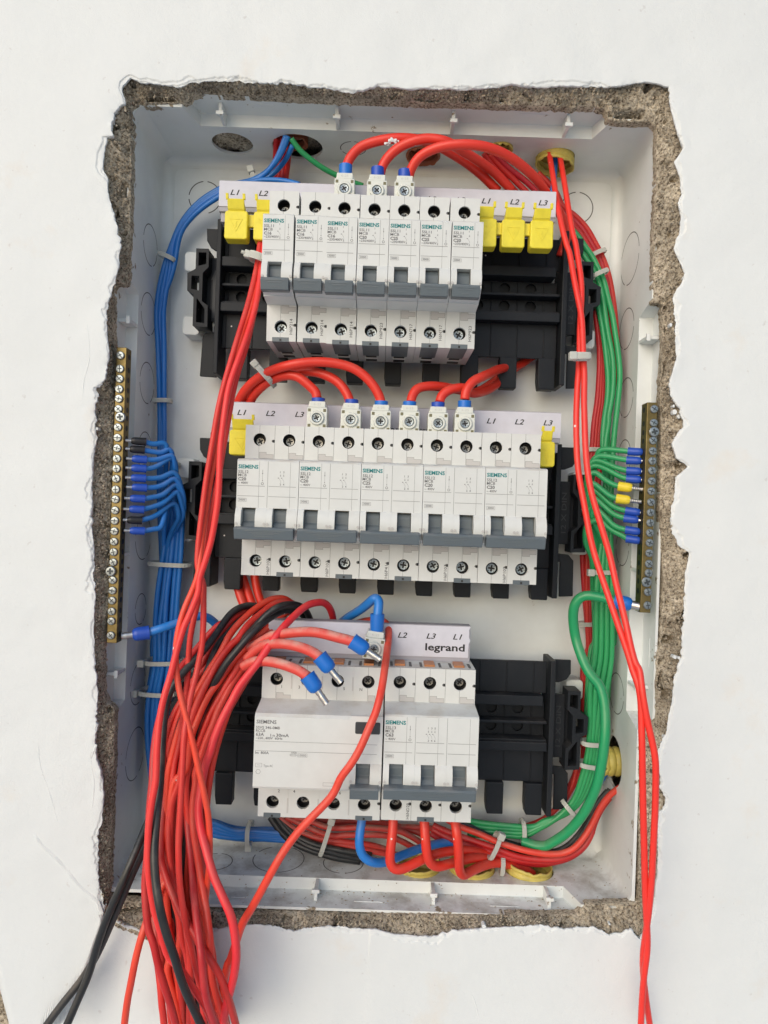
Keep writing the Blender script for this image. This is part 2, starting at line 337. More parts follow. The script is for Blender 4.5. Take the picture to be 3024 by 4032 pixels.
def resample(pts, n):
    L = [0]
    for a, b in zip(pts, pts[1:]): L.append(L[-1]+math.hypot(a[0]-b[0], a[1]-b[1]))
    out = []; j = 0
    for i in range(n):
        t = L[-1]*i/n
        while j < len(pts)-2 and L[j+1] < t: j += 1
        k = (t-L[j])/max(L[j+1]-L[j], 1e-9); out.append((pts[j][0]+(pts[j+1][0]-pts[j][0])*k, pts[j][1]+(pts[j+1][1]-pts[j][1])*k))
    return out
def nz(x, z, s, o=0): return noise.noise(Vector((x/s+o, z/s-o*1.7, o*.31)))
def wpt(p, y=0):
    v = P(p[0], p[1], y); return (v.x, v.z)
def worldline(sides, counts, y):
    return [q for s, c in zip(sides, counts) for q in resample([wpt(p, y) for p in s], c)]
def rough(line, amp, seed):
    n = len(line); out = []
    for i, (x, z) in enumerate(line):
        a = line[i-1]; b = line[(i+1) % n]; tx, tz = b[0]-a[0], b[1]-a[1]; l = math.hypot(tx, tz) or 1
        d = amp*(nz(x, z, 3.0, seed)+.6*nz(x, z, 1.1, seed+3))*(.3+1.6*max(0, nz(x, z, 28, seed+5)+.25))*1.3; out.append((x-tz/l*d, z+tx/l*d))
    return out
CN = (560, 780, 560, 780)
outline = rough(worldline((OUT_TOP, OUT_RIGHT, OUT_BOTTOM, OUT_LEFT), CN, 0), .75, 2)
inner = rough(worldline((IN_TOP, IN_RIGHT, IN_BOTTOM, IN_LEFT), CN, 12), .7, 9)
def q(x, y): v = P(x, y, 0); return (v.x, v.z)
FAR = ([(-650,650),(650,650)], [(650,650),(650,-560)], [(650,-560),(q(140,4700)[0],-560)],
       [(q(140,4700)[0],-560), q(75,4250), q(38,4032), q(14,3940), q(-12,3840), q(-60,3650), (-300,-150), (-650,60), (-650,650)])
far = [p for s, c in zip(FAR, CN) for p in resample(s, c)]
def seg_d(x, z, a, b):
    ax, az = a; bx, bz = b; dx, dz = bx-ax, bz-az; t = max(0, min(1, ((x-ax)*dx+(z-az)*dz)/(dx*dx+dz*dz)))
    return math.hypot(x-ax-dx*t, z-az-dz*t), (x-ax)*dz-(z-az)*dx
CREASE = [q(402,3600), q(396,3640), q(362,3740), q(326,3850), q(250,3970), q(160,4060), q(110,4240)]
RIDGE = [q(75,3345), q(95,3300), q(132,3283), q(165,3330), q(215,3375), q(262,3430), q(322,3500), q(375,3545), q(398,3600)]
RIDGE2 = [q(85,3370), q(75,3345)]
def plaster_y(x, z, e):
    y = 1.6*nz(x, z, 90, 4)+.55*nz(x, z, 24, 7)+.12*nz(x, z, 7, 8)
    lip = math.exp(-e/5.0)
    y -= lip*(.8*max(0, nz(x, z, 14, 11))+.35*max(0, nz(x, z, 5, 13)))
    y += math.exp(-e/1.1)*(.35+.7*nz(x, z, 5, 15))
    ch = .6+6.0*nz(x, z, 17, 51)+1.2*nz(x, z, 3.2, 53)               # chipped terraces along the broken edge
    if e < ch: y += .6
    ch = -.3+4*nz(x, z, 11, 57)+.8*nz(x, z, 2.4, 58)
    if e < ch: y += .6
    if z < -225 and x < 0:
        best = (1e9, 0)
        for a, b in zip(CREASE, CREASE[1:]):
            d = seg_d(x, z, a, b)
            if d[0] < best[0]: best = d
        sd = best[0] if best[1] > 0 else -best[0]
        sd = -sd
        k = 1/(1+math.exp(-max(-30, min(30, sd*1.3)))) if False else None
        if best[1] < 0:      # right of the crease: the older coat, lying deeper
            y += 4.0*min(1, best[0]/1.5)*math.exp(-max(0, best[0]-20)/55)
        else: y -= .6*math.exp(-best[0]/3)
    return y
N = len(outline); NR = 62; NA = 26; V = []; FC = []
SM_ = []
for i in range(N):                                           # smoothed ring a little outside the break
    xs = sum(outline[(i+k) % N][0] for k in range(-45, 46, 3))/31; zs = sum(outline[(i+k) % N][1] for k in range(-45, 46, 3))/31; SM_.append((xs, zs))
S2 = []
for i in range(N):
    a = SM_[(i-6) % N]; c = SM_[(i+6) % N]; tx, tz = c[0]-a[0], c[1]-a[1]; l = math.hypot(tx, tz); S2.append((SM_[i][0]-tz/l*13, SM_[i][1]+tx/l*13))
for r in range(-2, NR+1):
    for i in range(N):
        ox, oz = outline[i]; fx, fz = far[i]; sx, sz = S2[i]
        if r == -2: l = math.hypot(sx-ox, sz-oz); V.append((ox+(sx-ox)/l*3, 4.5, oz+(sz-oz)/l*3)); continue
        if r == -1: V.append((ox, 1.8+.5*nz(ox, oz, 3, 1), oz)); continue
        if r <= NA: s = (r/NA)**1.25; x = ox+(sx-ox)*s; z = oz+(sz-oz)*s; e = math.hypot(x-ox, z-oz)
        else: s = ((r-NA)/(NR-NA))**2.1; x = sx+(fx-sx)*s; z = sz+(fz-sz)*s; e = math.hypot(x-ox, z-oz)
        V.append((x, plaster_y(x, z, e), z))
NRR = NR+3
for i in range(N): V.append((far[i][0], 60, far[i][1]))
for r in range(NRR):
    for i in range(N): FC.append((r*N+i, r*N+(i+1) % N, (r+1)*N+(i+1) % N, (r+1)*N+i))
pm = MB(); pm.add(V, FC)
wall = pm.build('plaster_wall', M['plaster'], smooth=True)
tag(wall, 'white plastered wall with a ragged rectangular opening hacked around the recessed box', 'wall')
def ridge(pts, w_, h_, name='trowel_ridge'):                 # thin proud seam left by the trowel
    sp = spline([(a, 0, c) for a, c in pts], 8); vs = []; fs = []; n = len(sp)
    for i, s_ in enumerate(sp):
        t = (sp[min(i+1, n-1)]-sp[max(i-1, 0)]).normalized(); nx, n2 = -t.z, t.x; k = min(1, i/4, (n-1-i)/4)*(.75+.5*nz(s_.x, s_.z, 6, 3)); y0 = plaster_y(s_.x, s_.z, 60)
        for o_, hh in ((-w_, .25), (-w_*.35, -h_*k), (.1, -h_*.9*k), (w_, .25)): vs.append((s_.x+nx*o_, y0+hh, s_.z+n2*o_))
    for i in range(n-1):
        for j in range(3): fs.append((i*4+j, i*4+j+1, i*4+j+5, i*4+j+4))
    m_ = MB(); m_.add(vs, fs); m_.build(name, M['plaster'], wall, smooth=True)
ridge(RIDGE[2:], 1.4, .9)
ridge([q(150,2910), q(158,3010), q(195,3120), q(232,3260)], .5, .22)
ridge([q(1850,3900), q(1872,3950), q(1885,4010)], .6, .25); ridge([q(380,2930), q(360,3000), q(372,3080), q(362,3200)], .7, .35); ridge([q(340,1250), q(352,1400), q(330,1500), q(322,1600)], .7, .3)
# masonry body behind, closing the recess
mm = MB(); mm.box(-640, 640, 104, 150, -550, 640)
for a in ((-640,-178,14,103,-120,640),(178,640,14,103,-550,640),(-177,177,14,103,262,640),(-177,177,14,103,-550,-252),(-215,-178,14,103,-550,-121)): mm.box(*a)
mm.build('masonry', M['mortar'], wall)
def vd(px_, py_, a, b, dp=12): c = P(px_, py_, 9); return (c.x, c.z, a*.154, b*.154, dp)
VOIDS = [vd(630,384,52,13), vd(541,402,9,9,6), vd(408,640,9,24,6), vd(2478,448,52,13), vd(2628,2520,24,16), vd(2602,2680,6,34), vd(2620,2730,14,20), vd(2607,2300,4,60,8), vd(2607,2420,4,60,8), vd(2612,2180,5,40,6), vd(2422,3583,14,8,8), vd(520,3590,60,12), vd(1010,3610,28,4,5), vd(1700,392,16,6,6), vd(1840,380,10,16,6), vd(437,1640,8,8,5)]
NM = 34; V = []; FC = []
for r in range(NM+3):
    for i in range(N):
        ox, oz = outline[i]; ix, iz = inner[i]; fx, fz = S2[i]
        l = math.hypot(fx-ox, fz-oz); sx, sz = ox+(fx-ox)/l*3.5, oz+(fz-oz)/l*3.5
        t = min(1, r/NM); x = sx+(ix-sx)*t; z = sz+(iz-sz)*t; y = 2.9+8.3*t**1.1
        n1 = nz(x, z, 7, 31); n2 = nz(x, z, 2.6, 33); n3 = nz(x, z, 1.2, 35)
        k = 1 if t < .93 else .45
        y += k*(2.1*n1+1.2*n2+.9*n3+.5*nz(x, z, .7, 37))
        h = nz(x, z, 5.5, 41)
        if h > .33 and t < .92: y += 22*(h-.33)
        if t < .95:
            for vx, vz, va, vb, dp in VOIDS:
                e = ((x-vx)/va)**4+((z-vz)/vb)**4
                if e < 1.6: y += dp*min(1, (1.6-e)*1.6)
        if r > NM: y += 3*(r-NM)
        V.append((x, max(y, 1.9), z))
for r in range(NM+2):
    for i in range(N): FC.append((r*N+i, r*N+(i+1) % N, (r+1)*N+(i+1) % N, (r+1)*N+i))
mo = MB(); mo.add(V, FC); mort = mo.build('mortar', M['mortar'], wall, smooth=True)
gr = MB()                                                   # loose grains stuck in the mortar
for k in range(6500):
    i = random.randrange(N); t = random.random()*.97; ox, oz = outline[i]; ix, iz = inner[i]
    x = ox+(ix-ox)*t; z = oz+(iz-oz)*t; y = 2.9+8.6*t**1.1+2.2*nz(x, z, 7, 31)-.3
    r = random.choice((.35, .45, .55, .7, 1.0))*random.uniform(.7, 1.2)
    vs = [Vector((random.uniform(-1, 1), random.uniform(-1, 1), random.uniform(-1, 1))).normalized()*.25+Vector(d)*random.uniform(.7, 1.1) for d in ((1,0,0),(0,1,0),(0,0,1),(-1,0,0),(0,-1,0),(0,0,-1))]
    gr.add([(x+v.x*r, y+v.y*r*.8, z+v.z*r) for v in vs], [(0,1,2),(1,3,2),(3,4,2),(4,0,2),(1,0,5),(3,1,5),(4,3,5),(0,4,5)])
gr.build('grain', M['mortar'], wall, kind='stuff')
# flakes of white plaster smeared on the mortar
fl = MB()
for (fx_, fy_, rr) in ((2654,1625,9),(2672,1640,7),(2650,1600,6),(2700,1795,8),(2690,1810,6),(2688,2005,7),(2655,2585,8),(2672,2590,6),(2664,2697,7),(2617,2900,8),(2612,2930,9),(2694,1050,7),(2692,1095,6),(2640,1280,6),(2660,1300,5),(430,455,9),(455,440,8),(446,462,8),(425,545,7),(441,480,7),(2300,3690,5),(1905,3642,8),(385,1690,6),(2400,3640,4)):
    c = P(fx_, fy_, 3); n_ = 9; rr *= .15
    pts = [(c.x+rr*math.cos(a)*random.uniform(.6, 1.3), c.z+rr*math.sin(a)*random.uniform(.6, 1.5)) for a in [2*math.pi*i/n_ for i in range(n_)]]
    fl.prism_xz(pts, 1.2+random.random()*2, 5.5)
fl.build('plaster_flake', M['plaster'], wall, bevel=.3, kind='stuff')

# ------------------------------------------------------------------ the flush box
box = empty('flush_box', (0, 75, 0))
tag(box, 'light grey plastic flush distribution box sunk into the wall and cemented in', 'electrical box')
BX = dict(parent=box)
def BB_(mb, name, m, **k):
    o = mb.build(name, m, None, **k); o.parent = box; o.location = (0, -.075, 0); return o
XL, XR, ZT, ZB, YR, YL, YB = -162., 159.5, 243.5, -236., 13., 33., 75.
sides = {  # name: (mapping along,out -> x,z), base, notch0, notch1, out, ends
 'top':    (lambda a, c: (a, ZT+c), -129, 128, 8.0, XL, XR),
 'bottom': (lambda a, c: (a, ZB-c), -129, 126, 7.5, XL, XR),
 'left':   (lambda a, c: (XL-c, a), -129, 137, 7.5, ZB, ZT),
 'right':  (lambda a, c: (XR+c, a), -125, 133, 9.0, ZB, ZT)}
holes = {'top': [], 'bottom': [], 'left': [], 'right': []}
def wallhole(side, reg, x, y, rpx, ry=None):
    ax, val = (2, ZT) if side == 'top' else (2, ZB) if side == 'bottom' else (0, XL) if side == 'left' else (0, XR)
    p = on_plane(reg, x, y, ax, val); r = rpx*(D+p.y)/F
    a = p.x if side in ('top', 'bottom') else p.z
    yy = max(r*.9+38, min(p.y, YB-r*.9-2)); return (a, yy, r)
H_mort = wallhole('top', 'CC', 655, 140, 80); H_wire = wallhole('top', 'CC', 1185, 165, 99)
H_orng = wallhole('top', 'Y', 690, 185, 68); H_y1 = wallhole('top', 'Y', 1195, 140, 50); H_y2 = wallhole('top', 'B', 878, 515, 76)
B1 = wallhole('bottom', 'L', 318, 606, 88); B2 = wallhole('bottom', 'L', 585, 606, 92); B3 = wallhole('bottom', 'L', 872, 612, 98)
R1 = wallhole('right', 'N', 735, 1140, 100)
holes['top'] = [H_mort, H_wire, H_orng, H_y1, H_y2]; holes['bottom'] = [B1, B2, B3]; holes['right'] = [R1]
tub = MB()
tub.box(XL-2, XR+2, YB, YB+2, ZB-2, ZT+2)
for k, (fn, n0, n1, ou, e0, e1) in sides.items():
    ol = [(e0-1.9, YB), (e0-1.9, YR), (n0-3, YR), (n0+3, YL), (n1-3, YL), (n1+3, YR), (e1+1.9, YR), (e1+1.9, YB)]
    def f3(a, b, c, fn=fn): x, z = fn(a, c); return (x, b, z)
    if k in ('left', 'right'): ol = [(e0, YB), (e0, YR), (n0-3, YR), (n0+3, YL), (n1-3, YL), (n1+3, YR), (e1, YR), (e1, YB)]
    plate(tub, ol, [circ(a, y, r, 32, ry=min(r, 16)) for a, y, r in holes[k]], 1.9, f3)
    def q4(pts, th):                                         # thin slab from 4 corners (a,y,c)
        vs = []
        for a, y, c in pts: x, z = fn(a, c); vs.append((x, y, z))
        for a, y, c in pts: x, z = fn(a+th[0], c+th[2]); vs.append((x, y+th[1], z))
        tub.add(vs, [(0,1,2,3),(7,6,5,4)]+[(i, (i+1) % 4, (i+1) % 4+4, i+4) for i in range(4)])
    q4([(n0+3, YL, 1.9), (n1-3, YL, 1.9), (n1-3, YL, ou), (n0+3, YL, ou)], (0, 1.6, 0))
    q4([(n0-3, YR, ou), (n1+3, YR, ou), (n1-1, YL+1.6, ou), (n0+1, YL+1.6, ou)], (0, 0, 1.6))
    q4([(n0-3, YR, 1.9), (n0-3, YR, ou), (n0+3, YL, ou), (n0+3, YL, 1.9)], (-1.6, 0, 0))
    q4([(n1+3, YR, 1.9), (n1+3, YR, ou), (n1-3, YL, ou), (n1-3, YL, 1.9)], (1.6, 0, 0))
for (cx, cz, sx, sz) in ((XL, ZT, 1, -1), (XR, ZT, -1, -1), (XR, ZB, -1, 1), (XL, ZB, 1, 1)):   # rounded upright corners
    r = 7; pr = [(cx-.5*sx, cz-.5*sz)]
    pr += [(cx+sx*(r-r*math.cos(a)), cz+sz*(r-r*math.sin(a))) for a in [math.pi/2*k/6 for k in range(7)]]
    tub.prism_xz(pr, YR+.6, YB)
def fil(p0, p1, u, r=5):                                     # fillet between back and a wall
    vs = []
    for p in (p0, p1):
        vs.append((p[0]-u[0]*.4, YB+.4, p[1]-u[1]*.4))
        for k in range(7):
            a = math.pi/2*k/6; o = r-r*math.cos(a); y = YB-(r-r*math.sin(a)); vs.append((p[0]+u[0]*o, y, p[1]+u[1]*o))
    tub.add(vs, [(i, i+1, i+9, i+8) for i in range(7)]+[(7, 0, 8, 15)])
fil((XL, ZT), (XR, ZT), (0, -1)); fil((XL, ZB), (XR, ZB), (0, 1)); fil((XL, ZB), (XL, ZT), (1, 0)); fil((XR, ZB), (XR, ZT), (-1, 0))
tubo = BB_(tub, 'tub', M['box'], smooth=35)
bp = MB(); bp.rbox(XL+7, XR-7, YB-1.2, YB+.1, ZB+7, ZT-7, 6, 6); BB_(bp, 'back_panel', M['box'], bevel=.5)
for side, lst in {'top': [('A',731,290),('A',1355,315),('B',320,335),('B',935,345)], 'bottom': [('T',325,790),('T',1335,810),('U',890,910),('K',620,610)],
                  'left': [('LB',560,640),('E',265,1670),('BB',170,945)], 'right': [('Z',1000,1455),('F',1200,1370),('N',985,430)]}.items():
    fn, n0, n1, ou, e0, e1 = sides[side]
    for reg, x, y in lst:
        p = PR(reg, x, y, 28); a = p.x if side in ('top', 'bottom') else p.z
        rb = MB()
        for a0, a1, y0, y1, c0, c1 in ((a-1.1, a+1.1, 20, YL-.05, .2, ou-.1), (a-2.4, a+2.4, 18.6, 20.5, -.2, 2.2)):
            (xa, za), (xb, zb) = fn(a0, c0), fn(a1, c1); rb.box(min(xa, xb), max(xa, xb), y0, y1, min(za, zb), max(za, zb))
        BB_(rb, 'rim_rib', M['box'], bevel=.3)
    for j in range(3):                                         # small raised dashes moulded on the outer lip
        a = n0+(n1-n0)*(j+.5)/3; (xa, za), (xb, zb) = fn(a-9, ou-.3), fn(a+9, ou+.1)
        ds = MB(); ds.box(min(xa, xb), max(xa, xb), 21, 22, min(za, zb), max(za, zb)); BB_(ds, 'moulded_dash', M['box'])
# knock-out outlines (thin grooves seen as dark rings)
def arc_ring(mb, side, a, y, r, gaps=(), w=.22):
    n = 48
    for k in range(n):
        t0 = 2*math.pi*k/n; t1 = 2*math.pi*(k+1)/n; dg = math.degrees((t0+t1)/2) % 360
        if any(g0 <= dg <= g1 for g0, g1 in gaps): continue
        vs = []
        for t, rr in ((t0, r-w), (t1, r-w), (t1, r+w), (t0, r+w)):
            u, v = a+rr*math.cos(t), y+rr*math.sin(t)
            if side == 'back': vs.append((u, YB-1.25, v))
            else:
                x, z = sides[side][0](u, -.06); vs.append((x, v, z))
        mb.add(vs, [(0,1,2,3)])
rings = []
for reg, x, y, r in (('A',335,990,78),('LB',865,505,81),('LB',845,1505,80),('E',375,985,78),('E',370,1560,85),('BB',425,270,60),('BB',395,1085,80),('BB',365,1845,100)):
    rings.append(('left',)+wallhole('left', reg, x, y, r))
for reg, x, y, r in (('Z',790,685,98),('Z',780,1340,79),('Z',775,2005,77),('F',1120,560,72),('F',1120,1210,72),('N',740,520,79)):
    rings.append(('right',)+wallhole('right', reg, x, y, r))
for reg, x, y, r in (('K',690,475,64),('K',1025,485,101),('K',1385,480,78)): rings.append(('bottom',)+wallhole('bottom', reg, x, y, r))
rings.append(('top',)+wallhole('top', 'CC', 1640, 175, 50))
for s_, a, y, r in rings:
    rg = MB(); r = min(r, 18); y = max(y, 38+r) if s_ != 'back' else y
    y = min(y, YB-4-r*.98) if r < 17 else 55
    arc_ring(rg, s_, a, y, r, ((84, 96), (264, 276), (150, 166)), .32); BB_(rg, 'knockout_ring', M['groove'])
for p, r in ((PR('A',632,730,74), 11.2), (PR('Z',300,170,74), 11.0), (PR('BB',1750,400,74), 0)):
    if r:
        rg = MB(); arc_ring(rg, 'back', p.x, p.z, r, ((80, 100), (258, 284), (175, 188)), .35); BB_(rg, 'knockout_ring', M['groove'])
# mounting bosses (row centres come with the rows)
ROWZ = (144.6, 4.5, -137.0)
for zc in ROWZ:
    for x0, x1 in ((-141, -129.5), (127.5, 139)):
        for z0, z1 in ((14, 27.5), (-29, -16)):
            bs = MB(); bs.rbox(x0, x1, 58, YB-1, zc+z0, zc+z1, 2.5, 4); BB_(bs, 'mounting_boss', M['box'], bevel=.8)
# mortar pushed through the empty knock-outs
def plug(hole, side, depth=5):
    a0, y0, r = hole; mb = MB(); n = 26; vs = []; fs = []
    for i in range(n+1):
        for j in range(n+1):
            u = -1+2*i/n; v = -1+2*j/n; aa = a0+u*(r+3); yy = y0+v*(min(r, 16)+3)
            c = depth+1.6*nz(aa, yy, 3, 5)+1.2*nz(aa, yy, 1.3, 8)+3*nz(aa, yy, 8, 2); x, z = sides[side][0](aa, max(c, 2.1)); vs.append((x, yy, z))
    for i in range(n):
        for j in range(n): k = i*(n+1)+j; fs.append((k, k+1, k+n+2, k+n+1))
    mb.add(vs, fs); return BB_(mb, 'mortar_plug', M['mortar'], smooth=True)
plug(H_mort, 'top', 3.5); plug(H_wire, 'top', 11)
def gland(hole, side, label, colour, r=None, out=5, tilt=0, cat='conduit', group=None):
    a0, y0, rr = hole; r = r or min(rr, 16)-1.2; mb = MB(); n = 40; prof = []
    for k in range(22): prof.append((-24+k*(24+out)/21, r-(.9 if k % 3 == 1 else 0)))
    fn = sides[side][0]; vs = []
    for k, (c, q_) in enumerate(prof):
        for i in range(n):
            t = 2*math.pi*i/n; jag = (1.6*nz(t*3, a0, 1, 3)+1.0*nz(t*11, a0, 1, 6))*max(0, k-17)/4
            aa = a0+q_*math.cos(t)*(1+.03*math.sin(2*t)); yy = y0+q_*math.sin(t); cc = -(c+jag+tilt*math.cos(t)*(c+24)/30)
            x, z = fn(aa, cc); vs.append((x, yy, z))
    fs = [(k*n+i, k*n+(i+1) % n, (k+1)*n+(i+1) % n, (k+1)*n+i) for k in range(len(prof)-1) for i in range(n)]
    mb.add(vs, fs)
    o = mb.build('conduit', colour, None, smooth=50)
    sm = o.modifiers.new('wall', 'SOLIDIFY'); sm.thickness = .0012; sm.offset = -1
    tag(o, label, cat, group); return o
M['orange'] = mat('conduit_orange', (.42,.12,.05,1), .5, var=.3, dust=.3)
gland(B1, 'bottom', 'torn yellow corrugated conduit in the floor of the box, leftmost of three', M['conduit'], out=3.5)
gland(B2, 'bottom', 'torn yellow corrugated conduit in the floor of the box, middle of three', M['conduit'], out=3.5)
gland(B3, 'bottom', 'torn yellow corrugated conduit in the floor of the box, rightmost of three', M['conduit'], out=5, tilt=-2)
gland(R1, 'right', 'split yellow conduit poking through the right side wall of the box', M['conduit'], r=9.5, out=8)
gland(H_y2, 'top', 'broad yellow conduit collar in the box top that the two long red wires leave', M['conduit'], out=6, tilt=2)
gland(H_y1, 'top', 'pale yellow conduit mouth half hidden behind the thick red arcs', M['conduit'], out=1.5)
gland(H_orng, 'top', 'reddish brown conduit mouth under the thick red arcs at the box top', M['orange'], out=1.5)
gland((H_wire[0]-2, H_wire[1]+2, 8.0), 'top', 'small orange conduit inside the knock-out where blue and green wires enter', M['orange'], r=7.5, out=-3)

cr = MB()                                                   # crumbs of mortar on the floor and ledges of the box
for k in range(420):
    r = random.choice((.25, .35, .5, .7)); a = random.uniform(XL+2, XR-2); y = random.uniform(16, 73); z = ZB+.2
    if k % 3 == 0: y = random.uniform(16, 32); z = ZB-7.3; a = random.uniform(-125, 122)
    elif k % 7 == 0: a = random.choice((XL+4, XR-4))+random.uniform(-3, 3)
    vs = [Vector(d)*random.uniform(.6, 1.2) for d in ((1,0,0),(0,1,0),(0,0,1),(-1,0,0),(0,-1,0),(0,0,-1))]
    cr.add([(a+v.x*r, y+v.y*r, z+v.z*r*.6+r*.3) for v in vs], [(0,1,2),(1,3,2),(3,4,2),(4,0,2),(1,0,5),(3,1,5),(4,3,5),(0,4,5)])
BB_(cr, 'crumb', M['mortar'], kind='stuff')
# ------------------------------------------------------------------ black rail carriers
def carrier(zc, y0, label, xleft=-126, end=True):
    t = empty('rail_carrier', (0, 74, zc)); tag(t, label, 'rail carrier', 'black rail carriers')
    def B_(mb, name, m=M['carrier'], **k):
        o = mb.build(name, m, t, **k); o.location = (0, -.074, 0); return o
    b = MB()
    def yz(y): return y+y0
    for z0, z1 in ((20.5, 41.5), (-38.5, -15.7)): b.box(-112.4, 111.4, yz(52), yz(54), z0, z1)
    for z0, z1 in ((3.2, 13.6), (-8.5, 1.6)):
        hs = [circ(-101.2+17.75*k, (z0+z1)/2+.6, 3.7, 20) for k in range(12)]
        plate(b, [(-112.4, z0), (111.4, z0), (111.4, z1), (-112.4, z1)], hs, 2, lambda a, c, d: (a, yz(56)+d, c))
    b.box(-112, 111, yz(59.4), yz(60.2), -9, 14)  # added dark backing sheet so the rail holes look dark
    for k in range(13):                                        # thin ribs between modules
        x = -110.1+17.75*k
        if -111 < x < 110: b.box(x-.35, x+.35, yz(51.3), yz(55), -38, -16); b.box(x-.35, x+.35, yz(51.3), yz(55), 21, 41); b.box(x-.35, x+.35, yz(55), yz(57), -8, 13)
    B_(b, 'panel', bevel=.3)
    for z0, z1, d in ((13.8, 20.3, 0), (1.4, 3.3, 2), (-10.6, -8.7, 2), (-15.9, -10.0, 0)):
        l = MB(); l.box(-112.5, 111.5 if z0 != 13.8 else 108, yz(44.5+d), yz(57), z0, z1); B_(l, 'rail_ledge', bevel=.5)
    for x0, x1 in ((-115.6, -112.6), (112.0, 115.4)):
        l = MB(); l.box(x0, x1, yz(43), yz(66), -57.5, 44); B_(l, 'end_bar', bevel=.5)
    for k in range(9):
        x0 = -105.2+25.55*k
        tt = MB(); tt.prism_xz([(x0, -38.6), (x0, -54), (x0+.8, -59.5), (x0+11.3, -59.5), (x0+11.3, -38.6)], yz(49), yz(58)); B_(tt, 'tooth', bevel=.6)
    # wings
    wg = MB(); wg.prism_xz([(-115.7, 41), (-125, 41), (-124.6, 33), (-122, 28.5), (-119, 26.6), (-115.7, 26)], yz(52), yz(54)); B_(wg, 'upper_wing', bevel=.4); wg = MB()
    wg.prism_xz([(115.5, 43), (127.4, 43), (127.6, 34), (125, 30), (120, 28), (115.5, 28)], yz(52), yz(54))
    B_(wg, 'upper_wing', bevel=.4)
    wg = MB(); wg.prism_xz([(-115.7, -27.5), (-123.5, -28), (-126, -31), (-127, -57.5), (-115.7, -58)], yz(54), yz(56)); B_(wg, 'lower_wing', bevel=.4); wg = MB()
    wg.prism_xz([(115.5, -28), (125, -29), (128.4, -33), (128.8, -56.8), (119.5, -57.5), (119.5, -34), (115.5, -34)], yz(54), yz(56))
    B_(wg, 'lower_wing', bevel=.4)
    pl = MB(); pl.box(-121.5, -115.7, yz(53), yz(56), -21, 22); B_(pl, 'end_plate', bevel=.4); pl = MB(); pl.box(115.5, 124.5, yz(52), yz(55), -22, 20); B_(pl, 'end_plate', bevel=.4)
    for s in (-1, 1):                                          # latch at each end
        o_ = 0 if s < 0 else 2.5
        c = MB(); X_ = lambda a: s*a+o_*0+(0 if s < 0 else 0)
        out = [(129.3, 24.5), (121, 24.5), (120.8, 12.5), (124.5, 8.5), (124.5, -10), (120.5, -13), (120.3, -27), (130, -26.5), (130, -5.5), (134.3, -3.5), (134.6, 8), (129.3, 11)]
        ins = [[(131.8, 6.5), (126.6, 6.5), (126.6, -3.2), (131.8, -2.2)], [(127.6, 22), (122.5, 22), (122.3, 14.5), (127.6, 13)], [(127.9, -8), (122.5, -15), (122.3, -24.5), (127.9, -24)]]
        off = 0 if s < 0 else 3.0
        plate(c, [(s*a+off, z) for a, z in out], [[(s*a+off, z) for a, z in h] for h in ins], 14, lambda a, z, d: (a, yz(44)+d, z))
        B_(c, 'latch', bevel=.4)
        c = MB(); c.box(min(s*120.8, s*129)+off, max(s*120.8, s*129)+off, yz(56), yz(57.5), -25, 23); B_(c, 'latch_floor', bevel=.2)
    ar = MB(); n_ = yz(52.9)
    ar.add([(-119.9,n_,-18.5),(-117.1,n_,-18.5),(-117.1,n_,7),(-115.9,n_,7),(-118.5,n_,14),(-121.1,n_,7),(-119.9,n_,7)], [(0,1,2,3,4,5,6)])
    B_(ar, 'arrow_mark', M['embos'])
    tx = MB(); text(tx, '12 X DIN', 3.3, 121.9, -14.5, yz(51.9), width=27, bold=.02, rot=1); B_(tx, 'lettering', M['embos'])
    return t
M['embos'] = mat('raised_lettering', (.02,.024,.028,1), .5)
carrier(ROWZ[0], 0, 'black rail carrier behind the top row, with yellow caps hanging at both ends')
carrier(ROWZ[1], 0, 'black rail carrier behind the middle row of double breakers')
carrier(ROWZ[2], -4, 'dusty black rail carrier behind the bottom row, bare at its right half')
# ------------------------------------------------------------------ busbars with their label strips
def busbar(zc, y, x0, x1, z0, z1, label, marks, extra=(), torn=False):
    t = empty('busbar', (x0, y, z0)); tag(t, label, 'busbar', 'busbars with phase labels')
    b = MB(); L = x1-x0; H = z1-z0
    b.box(0, L, .45, 8, -3.0, H-.4); b.box(1, L-1, 2, 12, -9, -3.0); b.box(0, L, .2, 9, H-.4, H+.5)
    b.build('insulation', M['busbody'], t, bevel=.3)
    lb = MB(); n = 60; top = [(L*i/n, H) for i in range(n+1)]; rt = [(L, 0)]
    if torn: rt = [(L+random.uniform(-1.3, .3), H*(1-k/9)) for k in range(1, 9)]+[(L-1.2, 0)]
    lb.prism_xz(top+rt+[(0, 0)], -.1, .35); lb.build('label_strip', M['label'], t)
    for s, tx_, tz in marks:
        tx = MB(); text(tx, s, 3.3, tx_-x0, tz-z0, -.14, width=5.9, bold=.07, shear=.28); tx.build('phase_lettering', M['ink'], t)
    for s, cap, tx_, tz, wd, bold in extra:
        e = MB(); text(e, s, cap, tx_-x0, tz-z0, -.14, width=wd, bold=bold); e.build('maker_lettering', M['ink'], t)
    return t
def marks(z, lst): return [(s, x, z) for s, x in lst]
p = lambda *a: PR(*a)
r1 = [(s, PR(r_, x, y, 25).x) for s, r_, x, y in (('L1','A',770,705),('L2','A',925,710),('L3','A',1085,715),('L1','A',1232,715),('L2','B',183,715),('L3','B',340,715),('L1','B',478,750),('L2','B',633,755),('L3','B',788,760))]
busbar(0, 25, -110.6, 101.6, 189.0, 205, 'topmost busbar with a lilac white label strip behind the seven single breakers', marks(196.3, r1))
